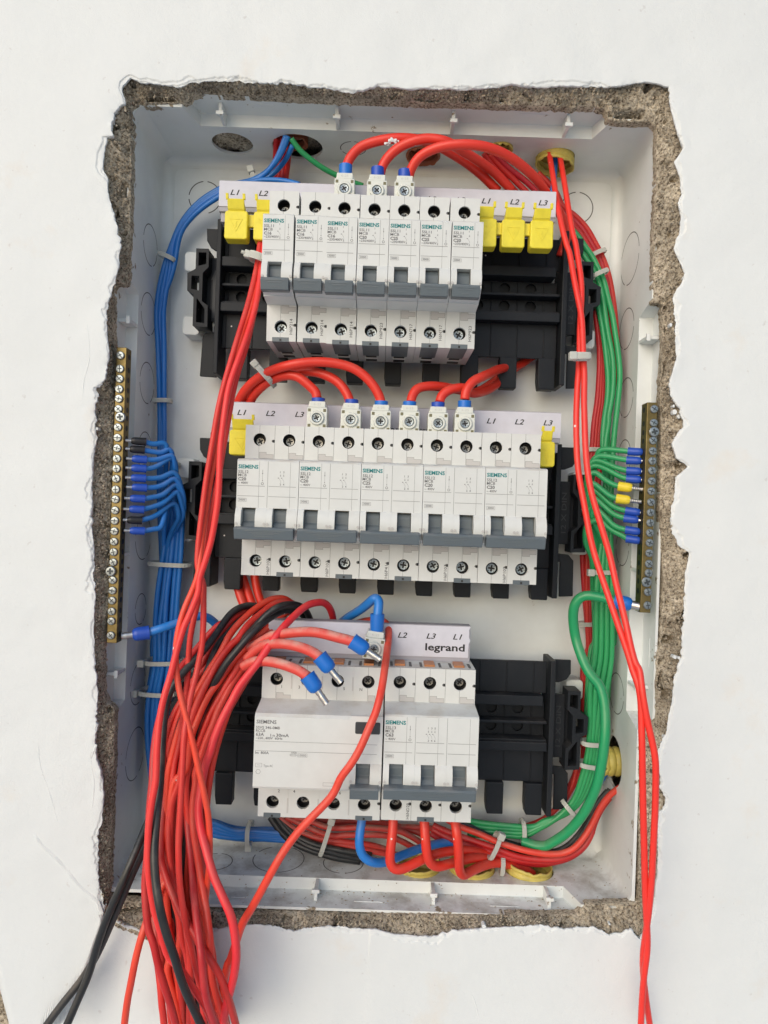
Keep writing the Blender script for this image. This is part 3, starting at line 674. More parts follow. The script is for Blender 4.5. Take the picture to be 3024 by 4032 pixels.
r2 = [(s, PR(r_, x, y, 28).x) for s, r_, x, y in (('L1','C',310,838),('L2','C',460,845),('L3','C',612,850),('L1','H',862,343),('L2','H',1092,350),('L3','H',1326,355))]
busbar(0, 28, -103, 110.2, 50.4, 66.3, 'middle busbar label strip behind the six clamps over the double breakers', marks(58.4, r2),
       extra=(('legrand', 3.6, PR('G', 1390, 415, 28).x, 50.9, 19, .05), ('400V', 2.3, PR('H', 290, 395, 28).x, 51.2, 8, .03)))
r3 = [(s, PR(r_, x, y, 18).x) for s, r_, x, y in (('L2','J',325,332),('L3','J',495,338),('L1','J',652,348))]
busbar(0, 18, -69, 56.2, -88.6, -69.4, 'shorter bottom busbar with a torn right end and a bold black word on its label', marks(-77.4, r3),
       extra=(('legrand', 4.3, PR('J', 488, 405, 18).x, -84.6, 24.5, .15),), torn=True)

# ------------------------------------------------------------------ modular devices
def sq_ring(cx, cz, r, x0, x1, z0, z1, n=28):
    ang = [2*math.pi*i/n for i in range(n)]+[math.atan2(c-cz, a-cx) % (2*math.pi) for a in (x0, x1) for c in (z0, z1)]
    ang = sorted(ang); o = []
    for a in ang:
        dx, dz = math.cos(a), math.sin(a)
        k = min([(x1-cx)/dx if dx > 1e-9 else (x0-cx)/dx if dx < -1e-9 else 1e9, (z1-cz)/dz if dz > 1e-9 else (z0-cz)/dz if dz < -1e-9 else 1e9])
        o.append(((cx+r*dx, cz+r*dz), (cx+k*dx, cz+k*dz)))
    return o
def holed_face(mb, cx, cz, r, x0, x1, z0, z1, y, depth, back):
    rg = sq_ring(cx, cz, r, x0, x1, z0, z1); n = len(rg); vs = []
    for (a, b), (c, d) in rg: vs += [(a, y, b), (c, y, d), (a, y+depth, b), (c, y+back, d)]
    fs = []
    for i in range(n):
        j = (i+1) % n; fs += [(4*i, 4*j, 4*j+1, 4*i+1), (4*i, 4*i+2, 4*j+2, 4*j), (4*i+1, 4*j+1, 4*j+3, 4*i+3)]
    mb.add(vs, fs)
def screw_mesh(mb_head, mb_slot, c, r, ang, ax=(0,-1,0), style='pz'):
    """pozidriv head: crown disc with cut cross built as raised sectors"""
    c = Vector(c); n = 32; vs = []; fs = []
    mb_head.lathe(c, ax, [(-.2, r), (.35, r), (.6, r*.86), (.45, r*.5)], 24)
    for k in range(2):
        a = ang+k*math.pi/2; u = Vector((math.cos(a), 0, math.sin(a))); v = Vector((-math.sin(a), 0, math.cos(a)))
        w_ = r*.17; L = r*.62; y = Vector((0, -.66-.01*k, 0))
        mb_slot.add([c+y+u*L+v*w_, c+y+u*L-v*w_, c+y-u*L-v*w_, c+y-u*L+v*w_], [(0,1,2,3)])
    for k in range(4):
        a = ang+math.pi/4+k*math.pi/2; u = Vector((math.cos(a), 0, math.sin(a))); v = Vector((-math.sin(a), 0, math.cos(a)))
        y = Vector((0, -.64, 0)); mb_slot.add([c+y+u*r*.5+v*r*.04, c+y+u*r*.9+v*r*.05, c+y+u*r*.9-v*r*.05, c+y+u*r*.5-v*r*.04], [(0,1,2,3)])
PITCH = 17.75
def device(name, label, cat, loc, poles, group, lines, seed, clip_poles, codes, topdark=True, rot=0, kind='mcb', botscrew=True, pitch=PITCH, copper=False):
    rd = random.Random(seed)
    t = empty(name, loc, (0, rot, 0)); tag(t, label, cat, group); Wd = poles*pitch
    body = MB(); b = body
    rc = kind == 'rccb'
    TZ, BZ = 45.0, -45.0
    NT, NB = (22.0, -20.6) if rc else (22.0, -22.0)              # nose front, top and bottom
    g = .12
    # rear block (term zones start at y=9, nose zone to front)
    b.box(g, Wd-g, 9.2, 44, BZ, TZ)
    prof = [(9, 25.2), (0, 25), (-2, 24.6), (-17, 23.4), (-19.2, 22.9), (-20, NT), (-20, -4.6)] if True else 0
    if rc:
        b.prism_yz([(9, 25.2), (0, 25), (-2, 24.6), (-16, 22.2), (-18.6, 21.6), (-20, 20), (-20, -19.2), (-19.3, -20.4), (0, -20.8), (9, -21)], g, Wd-pitch)
    for i in range(poles):
        x = i*pitch; x0, x1 = x+(g if i == 0 else .02), x+pitch-(g if i == poles-1 else .02)
        sh = prof+[(-21.4, -6.4), (-22.6, -9.5), (-22.8, -13), (-21.8, -16.6), (-19.5, -18.2), (-18, -20), (-13.5, -21), (-12.6, -21.4), (-12.4, -22.0), (0, -23.2), (9, -23.3)]
        shR = [(9, 25.2), (0, 25), (-2, 24.6), (-17, 23.4), (-19.2, 22.9), (-20, NT), (-20, -4.6), (-21.4, -6.4), (-22.6, -9.5), (-22.8, -13), (-21.8, -16.6), (-18.5, -18.2), (-17, -21), (0, -21), (9, -21)]
        P_ = shR if rc else sh
        if rc and i < poles-1: continue
        if rc: P_ = [(9, 25.2), (0, 25), (-2, 24.6), (-16, 22.2), (-18.6, 21.6)]+shR[5:]
        b.prism_yz(P_, x0, x+3.5); b.prism_yz(P_, x+11.5, x1)
        mid = [q_ for q_ in P_ if q_[1] > -4.7]+[(-14, -4.9), (-13, -8), (-12, -19), (0, -21), (9, -22)]
        b.prism_yz(mid, x+3.5, x+11.5)
        if not rc:
            b.prism_yz([(9, -17), (-14, -17), (-18, -20), (-13.5, -21), (-12.6, -21.4), (-12.4, -22.0), (0, -23.2), (9, -23.3)], x+3.5, x+11.5)
    hz = 36.4; hb = -36.2; cx0 = 8.6
    for i in range(poles):
        x = i*pitch; x0, x1 = x+(g if i == 0 else .02), x+pitch-(g if i == poles-1 else .02)
        holed_face(b, x+cx0, hz, 3.75, x0, x1, 25.0, TZ, 0, 8.8, 9.2)
        holed_face(b, x+cx0, hb, 3.75, x0, x1, BZ, -23.2 if not rc else -21, 0, 8.8, 9.2)
    body.build('body', M['dev'], t, smooth=30)
    # black linings that paint shade into the recesses + terminal screws
    dk = MB(); sc_ = MB(); sl_ = MB(); sc2 = MB()
    for i in range(poles):
        x = i*pitch+cx0
        for z, bot in ((hz, 0), (hb, 1)):
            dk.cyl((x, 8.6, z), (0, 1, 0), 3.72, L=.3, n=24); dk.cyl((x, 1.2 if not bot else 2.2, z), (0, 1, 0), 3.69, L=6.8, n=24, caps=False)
            deep = 5.2 if (bot and botscrew) else (6.2 if not topdark else 7.2)
            dx, dz = rd.uniform(-.5, .5), rd.uniform(-.35, .35)-(0.5 if not bot else 0)
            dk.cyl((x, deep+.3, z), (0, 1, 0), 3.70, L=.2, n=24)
            r_ = 3.15 if bot and botscrew else 2.7
            h_, s_ = MB(), MB(); screw_mesh(h_, s_, (x+dx, deep, z+dz), r_, rd.uniform(0, 1.5))
            ho = h_.build('terminal_screw', M['zinc'] if (botscrew and bot) else M['dzinc'], t, smooth=35); s_.build('screw_slot', M['black'], ho, kind='stuff')
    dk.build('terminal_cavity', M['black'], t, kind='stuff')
    # joints, clip windows, notches
    gv = MB(); pt = MB()
    for i in range(poles):
        x = i*pitch
        gv.box(x+8.45, x+8.6, -.03, .05, 40.2, 45); gv.box(x+8.3, x+8.45, -.03, .05, 25.2, 32.6)
        if not rc:
            gv.box(x+8.3, x+8.42, -.03, .05, -44.9, -40.1); gv.box(x+8.2, x+8.34, -.03, .05, -32.4, -23.5)
            gv.box(x+12.7, x+12.82, -20.03, -19.9, -4.5, NT-.1)
        if poles > 1 and i and not rc:
            gv.box(x-.1, x+.06, -.03, .05, 25, 45); gv.box(x-.1, x+.06, -.03, .05, -45, -23.5)
            if not rc: gv.box(x-.1, x+.06, -20.04, -19.9, -4.5, NT)
        for z in ((35.6, -35.2) if not rc or i == poles-1 else ()):
            gv.cyl((x+pitch-1.0, -.03, z), (0, 1, 0), .85, L=.08, n=12); gv.box(x+pitch-1.0, x+pitch-.12, -.03, .05, z-.85, z+.85)
        if rc and i not in (0, poles-1): continue
        for z0, sgn in ((27.0 if not rc else 26.6, 1), (-23.8, -1)):
            if rc and sgn < 0: continue
            xs = x+8.8; z1 = z0
            if sgn > 0: shp = [(xs, z1-1.9), (xs, z1+1.8), (xs+4, z1+1.8), (xs+4, z1+.6), (xs+8.3, z1+.6), (xs+8.3, z1-1.9)]
            else: shp = [(xs, z1+.2), (xs, z1-4.4), (xs+4.4, z1-4.4), (xs+4.4, z1-3.2), (xs+8.3, z1-3.2), (xs+8.3, z1-.6), (xs+4.4, z1-.6), (xs+4.4, z1+.2)]
            pt.prism_xz(shp, -.02, .06)
            k = len(shp)
            for a in range(k):                                  # thin shadow gap round the window
                (ax, az), (bx, bz) = shp[a], shp[(a+1) % k]
                gv.box(min(ax, bx)-.06, max(ax, bx)+.06, -.045, 0, min(az, bz)-.06, max(az, bz)+.06)
    gv.build('joint_line', M['groove'], t, kind='stuff'); pt.build('clip_window', M['devin'], t, kind='stuff')
    # toggles
    bar0 = (poles-1)*pitch if rc else 0
    for i in (range(poles) if not rc else [poles-1]):
        x = i*pitch; tg = MB()
        arc = [(-13.2, -5.0), (-16.2, -5.4), (-17.0, -8), (-17.0, -12.2), (-18.6, -13.4), (-20.8, -16.4), (-14, -19), (-12, -10)]
        tg.prism_yz(arc, x+3.75, x+11.25); tg.build('toggle', M['toggle'], t, bevel=.25)
    hb_ = MB(); x0, x1 = bar0+.7, Wd-1.4
    hb_.prism_yz([(-22.2, -15.3), (-26.4, -15.7), (-27.2, -16.6), (-25.6, -22.2), (-24.8, -22.6), (-19, -21.9), (-19, -16)], x0, x1)
    hb_.build('toggle_bar', M['toggle'], t, bevel=.25)
    rb = MB(); m_ = (x0+x1)/2; L = (x1-x0)/2
    for zz, f, yy in ((-17.4, .70, -26.9), (-18.5, .52, -26.55), (-20.6, .30, -25.95), (-19.3, .36, -26.3)):
        if poles == 1 and zz == -19.3: continue
        rb.box(m_-L*f, m_+L*f, yy-.28, yy+.3, zz-.2, zz+.2)
    rb.build('grip_rib', M['toggle'], t, kind='stuff')
    # shoulder dimples
    dm = MB()
    for i in (range(poles) if not rc else [poles-1]):
        for dx in (0, pitch-1.2):
            if rc or True:
                dm.cyl((i*pitch+(.9 if dx == 0 else pitch-.9), -22.9, -13.6), (0, 1, 0), .8, L=.3, n=10)
    dm.build('sealing_hole', M['devin'] if kind != 'x' else M['groove'], t, kind='stuff')
    # DIN clips at the bottom edge
    for i in clip_poles:
        x = i*pitch; c = MB(); c.box(x+3.6, x+13.6, -.25, 26, -45.35, -42.6); c.build('rail_clip', M['toggle'], t, bevel=.2)
        c = MB(); c.box(x+8, x+9.2, -.32, .3, -44.9, -43.6); c.build('clip_slot', M['black'], t)
        c = MB(); c.box(x+5.2, x+12, 27, 33, -45.15, -44.9); c.box(x+5, x+12.2, 33.2, 42, -45.2, -44.9); c.build('clip_mouth', M['black'], t, kind='stuff')
        c = MB(); c.box(x+4.6, x+12.6, 31.4, 33.6, -45.6, -44.9); c.build('clip_lip', M['dev'], t)
    if copper:
        for i in range(poles):
            x = i*pitch
            c = MB(); c.box(x+5.4, x+11.6, 5, 17, 44.8, 46.2); c.build('copper_tab', M['copper'], t, bevel=.2)
            c = MB(); c.box(x+2.6, x+4.2, 4, 16, 45.02, 45.1); c.box(x+14, x+15.6, 4, 16, 45.02, 45.1); c.build('top_slot', M['groove'], t, kind='stuff')
    # print
    y = -20.06; te, gr_, lg, dkp = MB(), MB(), MB(), MB()
    if not rc:
        text(te, 'SIEMENS', 2.1, .75, 17.7, y, width=11.4, bold=.10)
        for s, cap, z, wd, bold in lines: text(gr_, s, cap, .8, z, y, width=wd, bold=bold)
        for i in range(poles):
            x = i*pitch; e = 16.4 if i == 0 or True else 17
            lg.box(x+.6, x+e-(.2 if poles > 1 else .6), y-.02, y+.02, 7.72, 7.95); lg.box(x+.6, x+e-(.2 if poles > 1 else .6), y-.02, y+.02, 1.92, 2.15)
        def rect(x0, x1, z0, z1, w_=.14):
            lg.box(x0, x1, y-.02, y+.02, z0, z0+w_); lg.box(x0, x1, y-.02, y+.02, z1-w_, z1); lg.box(x0, x0+w_, y-.02, y+.02, z0+w_, z1-w_); lg.box(x1-w_, x1, y-.02, y+.02, z0+w_, z1-w_)
        zz = (-.6 if poles > 1 else -.2); rect(1.1, 5.9, zz-.6, zz+1.3); text(gr_, '3000', 1.05, 1.7, zz-.1, y, width=3.5, bold=.02)
        xo = 14.7
        gr_.box(xo-.1, xo+.1, y-.02, y+.02, 15.2, 17.2); gr_.box(xo-.05, xo+.05, y-.02, y+.02, 10.6, 15.2); gr_.cyl((xo, y-.01, 15), (0, 1, 0), .28, L=.03, n=10); gr_.cyl((xo, y-.01, 11), (0, 1, 0), .26, L=.03, n=10)
        for a, c_ in [(circ(xo, 9.3, .75, 20), circ(xo, 9.3, .52, 20))]:
            for k in range(20):
                k2 = (k+1) % 20; gr_.add([(a[k][0], y, a[k][1]), (a[k2][0], y, a[k2][1]), (c_[k2][0], y, c_[k2][1]), (c_[k][0], y, c_[k][1])], [(0,1,2,3)])
        base = 9.9 if poles == 1 else pitch+7.2; nums = (('1', '2'), ('3', '4'), ('5', '6'))
        for k in range(1 if poles == 1 else poles):
            a = base+1.8*k; text(gr_, nums[k][0], 1.1, a-.3, 16.2 if poles == 1 else 15.6, y, bold=.03); text(gr_, nums[k][1], 1.1, a-.3, 8.6, y, bold=.03)
            for (xa, za), (xb, zb) in (((a, 15), (a, 13.6)), ((a-.9, 12.7), (a+.2, 10.9)), ((a+.2, 10.9), (a+.2, 10)), ((a-.35, 14.4), (a+.35, 13.7)), ((a+.35, 14.4), (a-.35, 13.7))):
                dx, dz = xb-xa, zb-za; l = math.hypot(dx, dz); nx, nz_ = -dz/l*.07, dx/l*.07
                lg.add([(xa+nx, y, za+nz_), (xb+nx, y, zb+nz_), (xb-nx, y, zb-nz_), (xa-nx, y, za-nz_)], [(0,1,2,3)])
            lg.box(a-1.5, a-.9, y-.02, y+.02, 12.5, 13.0)
        for s, xx in codes: text(gr_, s, 1.75, xx, -44.2 if poles > 1 else -40.8, -.06, width=9.4, bold=.03, rot=1)
    else:
        text(dkp, 'SIEMENS', 2.0, 1.2, 16.2, y, width=11.2, bold=.05)
        for s, cap, x_, z, wd, bold in lines: text(gr_, s, cap, x_, z, y, width=wd, bold=bold)
        lg.box(.9, Wd-3, y-.02, y+.02, 6.2, 6.38); lg.box(.9, Wd-3, y-.02, y+.02, .8, .98)
        def rect(x0, x1, z0, z1, w_=.14, mb=lg):
            mb.box(x0, x1, y-.02, y+.02, z0, z0+w_); mb.box(x0, x1, y-.02, y+.02, z1-w_, z1); mb.box(x0, x0+w_, y-.02, y+.02, z0+w_, z1-w_); mb.box(x1-w_, x1, y-.02, y+.02, z0+w_, z1-w_)
        rect(20.8, 24, -1.6, -.4); rect(24.8, 30.2, -2, 0); text(gr_, '10000', 1.2, 25.4, -1.6, y, width=4.2); text(gr_, '100A', 1.1, 21.2, .0-.2, y, width=3.2); lg.box(20, 24.8, y-.02, y+.02, -1.05, -.92)
        rect(1.4, 5, -8.3, -6.1); text(gr_, '~', 1.2, 2.2, -7.6, y, width=2); text(gr_, 'Type AC', 1.25, 5.9, -8.1, y, width=5.3)
        for k in range(6):
            a = math.pi/3*k; lg.add([(3+1.5*math.cos(a), y, -10.9+1.5*math.sin(a)), (3+1.2*math.cos(a+.52), y, -10.9+1.2*math.sin(a+.52)), (3+1.0*math.cos(a+.52), y, -10.9+1.0*math.sin(a+.52)), (3+1.3*math.cos(a), y, -10.9+1.3*math.sin(a))], [(0,1,2,3)])
            lg.add([(3+1.5*math.cos(a), y, -10.9+1.5*math.sin(a)), (3+1.2*math.cos(a-.52), y, -10.9+1.2*math.sin(a-.52)), (3+1.0*math.cos(a-.52), y, -10.9+1.0*math.sin(a-.52)), (3+1.3*math.cos(a), y, -10.9+1.3*math.sin(a))], [(0,1,2,3)])
        rect(39.5, 46.5, -17.8, -15.8, .15)
        for k, s in enumerate(('1', '3', '5', 'N')): text(gr_, s, 1.7, k*pitch+(11.6 if k in (0,) else 3.6 if k in (1, 3) else 12), 31.2 if k < 3 else 31, -.06, bold=.04)
        for k, s in enumerate(('2', '4', '6', 'N')): text(gr_, s, 1.7, k*pitch+(11.6 if k in (0, 2) else 2.6), -30.4, -.06, bold=.04)
        for k in range(3):
            gv2 = MB(); gv2.rbox(pitch*(k+1)-.9, pitch*(k+1)-.15, -.05, .1, 30.8, 39.0, .3, 3); gv2.rbox(pitch*(k+1)-.9, pitch*(k+1)-.15, -.05, .1, -42.6, -33.6, .3, 3); gv2.build('rib_groove', M['devin'], t, kind='stuff')
        tb = MB(); tb.rbox(56.6, 70.6, -20.5, -19, 12.2, 18.9, .8, 3); tb.build('test_button', M['dark_button'], t, bevel=.3)
    for mb, nm, m in ((te, 'maker_lettering', M['teal']), (gr_, 'rating_lettering', M['grey']), (lg, 'printed_line', M['lgrey']), (dkp, 'maker_lettering', M['grey'])):
        if mb.v: mb.build(nm, m, t, kind='stuff')
    return t
M['dzinc'] = mat('terminal_screw_shaded', (.22,.22,.21,1), .35, metal=1)  # darker zinc: shade of the deep screw holes put into the colour
M['dark_button'] = mat('test_button', (.035,.04,.045,1), .4)
def lines1(r): return [('5SL11', 1.55, 15.0, 5.6, .04), ('MCB', 1.55, 13.0, 5.0, .03), (r, 1.65, 10.7, 4.4, .09), ('~230/400V', 1.35, 8.9, 8.6, .03)]
def lines2(r, m_='5SL12'): return [(m_, 1.6, 15.0, 5.8, .04), ('MCB', 1.6, 13.1, 4.8, .03), (r, 1.75, 10.8, 4.6, .09), ('~ 400V', 1.35, 8.8, 5.8, .03)]
R1x = [(-74.5, 1.0), (-55.9, .4), (-38.3, .4), (-20.3, .3), (-2.5, .3), (15.3, .1), (33.3, -.9)]
R1t = ['C16', 'C16', 'C16', 'C20', 'C25', 'C25', 'C20']; R1c = ['H6P214']*3+['H6P923', 'H6N717', 'H6N717', 'H6P923']
ordn = ['leftmost', 'second', 'third', 'fourth', 'fifth', 'sixth', 'rightmost']
rdm = random.Random(3)
for k, (x, a) in enumerate(R1x):
    ex = ('leftmost of the seven in the top row, rated C16', 'second from left in the top row, rated C16, beside a gap', 'third from left in the top row, rated C16 with scuffed teal print', 'fourth from left in the top row, rated C20', 'fifth from left in the top row, the left one of two rated C25', 'sixth from left in the top row, rated C25, scraped white on top', 'rightmost of the seven in the top row, rated C20')[k]
    dv = device('circuit_breaker', 'single breaker '+ex, 'circuit breaker', (x, 4+(.3 if k == 1 else 0), 145.0+[0, .2, -.6, -.9, -.9, -.9, -.7][k]*.6), 1, 'single pole breakers in the top row', lines1(R1t[k]), 11+k, [0], [(R1c[k], 15.6)], rot=math.radians(-a*.5), pitch=17.8)
    if k == 5:
        sm_ = MB()
        for a in range(26):
            xx = 10.2+a*.26; sm_.lathe((xx, -19.9, 21.7+.45*math.sin(a*.9)-(1.3 if a < 6 else 0)*(6-a)/6+random.uniform(-.2, .2)), (0, -1, 0), [(0, random.uniform(.2, .5)), (.25, .2)], 8)
        sm_.build('plaster_smear', M['plaster'], dv, kind='stuff')
R2t = ['C20', 'C20', 'C25', 'C20', 'C20']; R2c = ['H6P107', 'H6P107', 'H6P411', 'H6P107', 'H6P107']
for k in range(5):
    ex = ('leftmost in the middle row, beside a yellow cap', 'second from left in the middle row, rated C20', 'in the centre of the middle row, the only one rated C25', 'fourth from left in the middle row, rated C20', 'rightmost in the middle row, with shiny lower screws')[k]
    device('circuit_breaker', 'double pole breaker '+ex, 'circuit breaker', (-84.5+35.42*k, 4, 4.5), 2, 'double pole breakers in the middle row', lines2(R2t[k]), 31+k, [1], [(R2c[k], 17.0)], topdark=False, pitch=17.7)
device('residual_current_breaker', 'wide four pole residual current breaker rated 63A at the left of the bottom row', 'circuit breaker', (-68.6, -2, -137), 4, None,
       [('5SV5 346-0MB', 1.5, 1.0, 13.2, 13.4, .03), ('RCCB', 1.5, 1.0, 11.4, 5.2, .03), ('63A', 1.75, 1.0, 9.2, 4.6, .05), ('I n', 1.5, 9.2, 9.0, 2.4, .03), ('30mA', 1.75, 12.4, 9.0, 7.2, .05), ('~220...400V  60Hz', 1.25, 1.0, 7.4, 15, .03), ('Im  800A', 1.4, 1.0, -.9, 7.6, .03)], 51, [0, 3], [], kind='rccb', botscrew=False, pitch=18.05, copper=True)
device('circuit_breaker', 'triple pole breaker rated C63 with one long toggle bar, in the bottom row', 'circuit breaker', (4.2, -2, -136.5), 3, None, lines2('C63', '5SL13'), 61, [1], [('H6ND29', 16.6)], botscrew=False, pitch=17.75, copper=True)

# ------------------------------------------------------------------ feed clamps with screw
def clamp(x, z, y, label, fcol, sl, rot=0, full=False, group='white feed clamps on the busbars'):
    t = empty('feed_clamp', (x, y, z), (0, rot, 0)); tag(t, label, 'terminal clamp', group)
    b = MB(); b.box(-6.1, 6.1, -5.5, 7, -13.2, -.4); b.box(-4.9, 4.9, -4.9, 6, -.4, 3.4); b.box(-5.4, 5.4, -3.2, 5.5, -.4, 1.9); b.build('housing', M['conn'], t, bevel=.45)
    s = MB()
    for sx in (-1, 1):
        for z0 in (-3.1, -12.4): s.box(sx*4.6-.85, sx*4.6+.85, -5.56, -5.3, z0, z0+1.8)
    s.build('window', M['slot'], t, kind='stuff')
    r = MB(); r.lathe((0, -5.4, -6.9), (0, -1, 0), [(0, 4.5), (1.1, 4.4), (1.5, 4.0), (1.5, 3.0), (.4, 2.9)], 28); r.build('screw_collar', M['conn'], t, smooth=40)
    h, q_ = MB(), MB(); screw_mesh(h, q_, (0, -6.1, -6.9), 2.75, x % 1.3); hb = h.build('clamp_screw', M['zinc'], t, smooth=35); q_.build('screw_slot', M['black'], hb, kind='stuff')
    e = MB(); text(e, '6-25', 1.3, -2.2, .9, -4.95, width=4.4); e.build('embossed_lettering', M['devin'], t)
    return t
for k, (x, z) in enumerate(((-30.6, 204.4), (-10.9, 204.0), (5.7, 203.9))):
    clamp(x, z-3.4, 13, 'white feed clamp on the top busbar, '+('leftmost of three with bright blue sleeve', 'middle of three with dark blue sleeve', 'rightmost of three with short dark blue sleeve')[k], None, 0)
Z2 = [(-42.5, 55.4), (-22.0, 55.0), (-3.9, 54.6), (13.4, 54.9), (30.8, 54.6), (47.0, 54.9)]
for k, (x, z) in enumerate(Z2):
    clamp(x, z+6.9, 13, 'white feed clamp over the middle row, '+['leftmost of six', 'second from left of six', 'third from left of six', 'fourth from left of six', 'fifth from left of six', 'rightmost of six'][k], None, 0)
clamp(-2.6, -75.3, 9, 'tilted white feed clamp over the bottom row, holding the blue lead', None, 0, rot=math.radians(6), group=None)

# ------------------------------------------------------------------ yellow insulating caps
def caps(xs, z, y, label, w=14.2, h=17.5):
    t = empty('insulating_cap', (xs[0], y, z)); tag(t, label, 'insulating cap', 'yellow busbar caps')
    for x in xs:
        dx = x-xs[0]; b = MB(); b.rbox(dx, dx+w, 0, 9, -h, 0, 1.6, 4); b.build('cap', M['yellow'], t, bevel=.7)
        k = MB(); k.prism_yz([(1, -.5), (-.5, 1), (-2.5, 6.2), (-1.6, 6.6), (1.4, 4), (5, 3), (5, -1)], dx+1.8, dx+w-2.2)
        k.prism_yz([(-2.6, 5.8), (-3.4, 9.2), (-2.4, 9.3), (-.8, 6)], dx+.9, dx+2.6); k.prism_yz([(-2.6, 5.8), (-3.4, 9.2), (-2.4, 9.3), (-.8, 6)], dx+w-3.0, dx+w-1.3)
        k.build('hook', M['yellow'], t, bevel=.3)
        e = MB()
        tri = [(dx+3.2, -5.2), (dx+w-3.2, -5.2), (dx+w/2, -12.8)]
        for a in range(3):
            (xa, za), (xb, zb) = tri[a], tri[(a+1) % 3]; l = math.hypot(xb-xa, zb-za); nx, n2 = -(zb-za)/l*.18, (xb-xa)/l*.18
            e.add([(xa+nx, -.22, za+n2), (xb+nx, -.22, zb+n2), (xb-nx, -.22, zb-n2), (xa-nx, -.22, za-n2), (xa+nx, .1, za+n2), (xb+nx, .1, zb+n2), (xb-nx, .1, zb-n2), (xa-nx, .1, za-n2)], [(0,1,2,3),(0,4,5,1),(2,6,7,3)])
        e.prism_xz([(dx+w/2-.6, -6.4), (dx+w/2+.9, -6.4), (dx+w/2+.1, -8.2), (dx+w/2+.8, -8.2), (dx+w/2-.3, -10.8), (dx+w/2, -8.8), (dx+w/2-.8, -8.8)], -.2, .1)
        e.build('warning_mark', M['yellow'], t, bevel=.05)
    if len(xs) > 1:
        l = MB(); l.box(w-.5, xs[-1]-xs[0]+.5, 3, 5, -8.5, -1.2); l.build('link_strip', M['yellow'], t)
    return t
caps([PR('A', 740, 800, 16).x, PR('A', 898, 800, 16).x], PR('A', 800, 800, 16).z, 16, 'linked pair of yellow caps hanging at the left end of the top busbar')
c0 = PR('B', 438, 850, 16).x; caps([c0, PR('B', 592, 850, 16).x, PR('B', 747, 855, 16).x], PR('B', 650, 847, 16).z, 16, 'linked row of three yellow caps at the right end of the top busbar')
caps([PR('G', 118, 430, 17).x], PR('G', 200, 425, 17).z, 17, 'single yellow cap at the left end of the middle row', w=17, h=15.5)
caps([PR('H', 1290, 500, 17).x], PR('H', 1400, 497, 17).z, 17, 'single yellow cap at the right end of the middle row', w=10.2, h=15.5)

# ------------------------------------------------------------------ brass terminal bars
def brassbar(x0, x1, z0, z1, y0, y1, label, scr, big, hx):
    t = empty('terminal_bar', ((x0+x1)/2, y1, z0)); tag(t, label, 'terminal bar'); cx = (x0+x1)/2
    b = MB(); b.box(x0-cx, x1-cx, y0-y1, 0, 0, z1-z0); b.build('bar', M['brass'], t, bevel=.35)
    hl = MB()
    for z in scr: hl.cyl((hx-cx+(.02 if hx > cx else -.02), (y0+y1)/2-y1+.4, z-z0), (1, 0, 0), 1.75, L=.05, n=14)
    hl.build('wire_hole', M['black'], t, kind='stuff')
    for k, z in enumerate(scr):
        B_ = k in big; r = 3.05 if B_ else 2.45; h, s = MB(), MB()
        dx = (1.2 if B_ and k == min(big) else -1.5 if B_ else -.4) if hx > cx else (1.0 if B_ and k == min(big) else -.4 if B_ else .9)
        c = (dx, y0-y1-(1.6 if B_ else .6), z-z0)
        h.lathe(c, (0, -1, 0), [(-2, r*.7), (-1, r*.98), (.2, r), (.6, r*.85), (.7, r*.45)], 20)
        a = random.uniform(0, 1.57)
        for j in range(2):
            aa = a+j*math.pi/2; u = Vector((math.cos(aa), 0, math.sin(aa))); v = Vector((-math.sin(aa), 0, math.cos(aa))); o = Vector(c)+Vector((0, -.78-.01*j, 0)); wv = r*(.2 if B_ else .11); LL = r*(.6 if B_ else .8 if j else .5)
            s.add([o+u*LL+v*wv, o+u*LL-v*wv, o-u*LL-v*wv, o-u*LL+v*wv], [(0,1,2,3)])
        ho = h.build('screw', M['zinc'], t, smooth=35); s.build('screw_slot', M['slotm'], ho, kind='stuff')
    return t
M['slotm'] = mat('screw_slot_shadow', (.06,.07,.075,1), .5, metal=.6)
ls = [('LB',440,1100),('LB',435,1295),('LB',432,1440),('LB',430,1590),('LB',430,1730),('LB',430,1880),('LB',440,2000),('LB',420,2145),('E',193,890),('E',190,960),('E',190,1030),('E',188,1097),('E',188,1165),('E',187,1237),('E',186,1303),('E',186,1377),('E',185,1447),('E',183,1517),('E',180,1587),('E',178,1657),('E',176,1725),('E',170,1785),('E',173,1845),('E',174,1915),('E',172,1982),('E',168,2055),('E',168,2120),('BB',120,560)]
rs = [('F',1338,203),('F',1332,303),('F',1345,370),('F',1333,432),('F',1333,508),('F',1332,580),('F',1332,650),('F',1330,727),('F',1328,800),('F',1328,880),('F',1326,955),('F',1325,1030),('F',1323,1103),('F',1318,1175),('F',1315,1250),('F',1315,1328),('F',1313,1395),('F',1310,1460),('F',1312,1533),('F',1315,1630)]
brassbar(P(459,1367,9).x, P(499,1367,9).x, PR('BB', 120, 642, 9).z, PR('LB', 440, 985, 9).z, 9, 17, 'long brass neutral bar with a row of screws on the left edge of the box', [PR(*a, 8).z for a in ls], (6, 21), P(499,1367,9).x)
brassbar(P(2549,1585,9).x, P(2590,1585,9).x, PR('F', 1290, 1683, 9).z, PR('F', 1310, 155, 9).z, 9, 18, 'shorter brass earth bar with a row of screws on the right edge of the box', [PR(*a, 8).z for a in rs], (2, 17), P(2549,1585,9).x)
